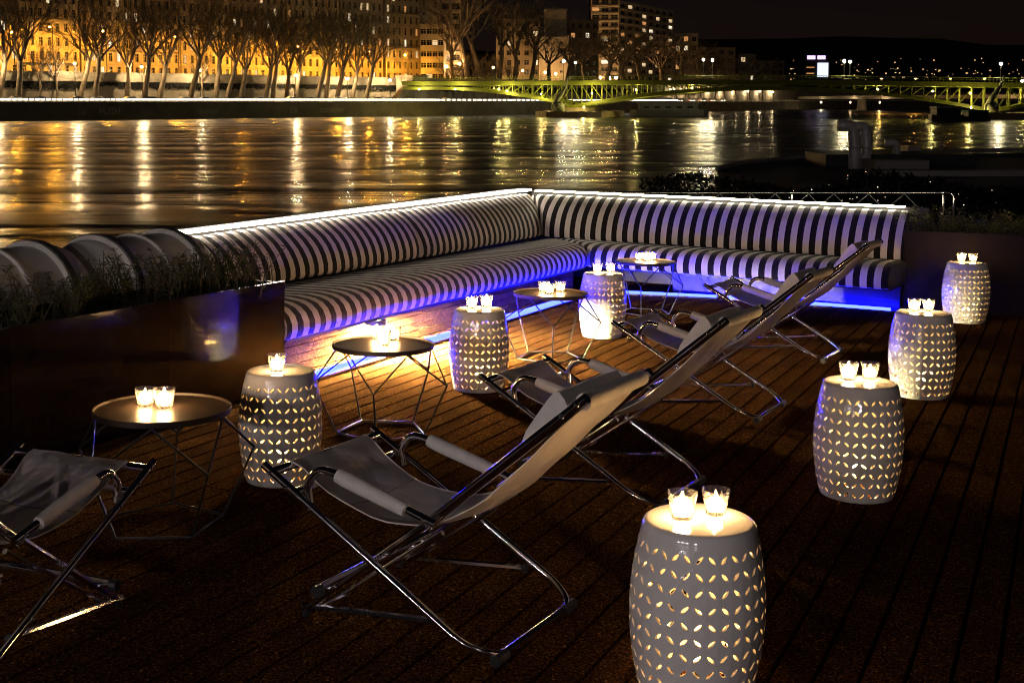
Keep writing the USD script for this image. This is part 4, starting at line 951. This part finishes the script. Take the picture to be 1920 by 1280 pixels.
bz = 2.75
bg = thing('moored_barge', 'dark neighbouring barge with pale hatch covers and vent pipes', 'barge')
hullp = [wz(1345, 322, bz)[:2], wz(1390, 311, bz)[:2], wz(1592, 290, bz)[:2], wz(1990, 285, bz)[:2], wz(2300, 318, bz)[:2], wz(1500, 345, bz)[:2]]
obj('hull', prism(hullp, -1, bz-.15), M['barge'], bg, False)
obj('deck_plate', prism(hullp, bz-.147, bz), M['barge_deck'], bg, False)
def rod(ps, r, mt, nm, k=8): return obj(nm, tube(ps, r, k), mt, bg, True)
rod([(*hullp[0], bz+.05), (*hullp[1], bz+.05), (*hullp[2], bz+.06), (*hullp[3], bz+.06)], .05, M['tarp'], 'gunwale')
def bbox(nm, x0, x1, y0, zb, zt, dep, mt):
    a, b = wz(x0, y0, zb), wz(x1, y0, zb); c = (a+b)/2; return obj(nm, MB().box((c[0], c[1]+dep/2, (zb+zt)/2), (b[0]-a[0], dep, zt-zb)).out(), mt, bg, False)
bbox('hatch_coaming', 1548, 1830, 313, bz+.004, bz+.24, 1.6, M['barge'])
bbox('hatch_cover', 1640, 1742, 322, bz+.004, bz+.20, .8, M['tarp'])
bbox('side_deck', 1640, 1960, 331, bz+.004, bz+.10, .5, M['tarp'])
bbox('bollard', 1763, 1769, 296, bz+.004, bz+.30, .12, M['tarp'])
bbox('winch', 1702, 1726, 300, bz+.004, bz+.30, .5, M['pipe'])
def cowl(nm, xb, yb, yt, lean, rad):
    p = wz(xb, yb, bz+.2); k = p[1]/FPX; h = (yb-yt)*k
    rod(fillet([p-np.array([0, 0, .2]), p+np.array([0, 0, h*.55]), p+np.array([-lean*.12*k, 0, h]), p+np.array([-lean*k, 0, h*1.0])], h*.45, 8), rad*k, M['pipe'], nm, 16)
    rod([p+np.array([0, 0, h*.3]), p+np.array([0, 0, h*.31+.02])], rad*k*1.08, M['pipe'], nm+'_band', 16)
cowl('vent_pipe', 1602, 296, 236, 32, 11.5); cowl('vent_pipe', 1624, 296, 238, 22, 9.5); cowl('vent_pipe', 1681, 293, 268, 22, 7)

# ---- unseen cabin front behind the viewpoint; lamps placed to light the stools and chairs
cb = thing('deck_cabin', 'unseen dark front of the deck cabin at the near end of the deck', 'cabin', DECK)
obj('wall', MB().box((-1.0, -6.2, 1.3), (8.4, .2, 2.6)).out(), M['coaming'], cb, False)
for k in range(5): obj('wall_board', MB().box((-1.0, -6.09, .24+k*.48), (8.4, .03, .46)).out(), M['planter_r'], cb, False)
wl = None
for a, lab in ((-4.6, 'leftmost unseen globe lamp on the deck cabin wall'), (-3.2, 'second unseen globe lamp from the left on the cabin wall'), (-1.8, 'third unseen globe lamp from the left on the cabin wall'), (.8, 'rightmost unseen globe lamp on the deck cabin wall')):
    m = trs((a, -6.07, 2.1), 0, base=DECK)
    if wl is None:
        wl = thing('wall_lamp', lab, 'wall lamp', m)
        obj('bracket', tube([(0, 0, 0), (0, .10, 0), (0, .16, .03)], .015, 8), M['iron'], wl, True); obj('lamp_globe', MB().sph((0, .16, .14), .115, 2).out(), M['wall_lamp'], wl, True)
    else: dup(wl, m, lab)
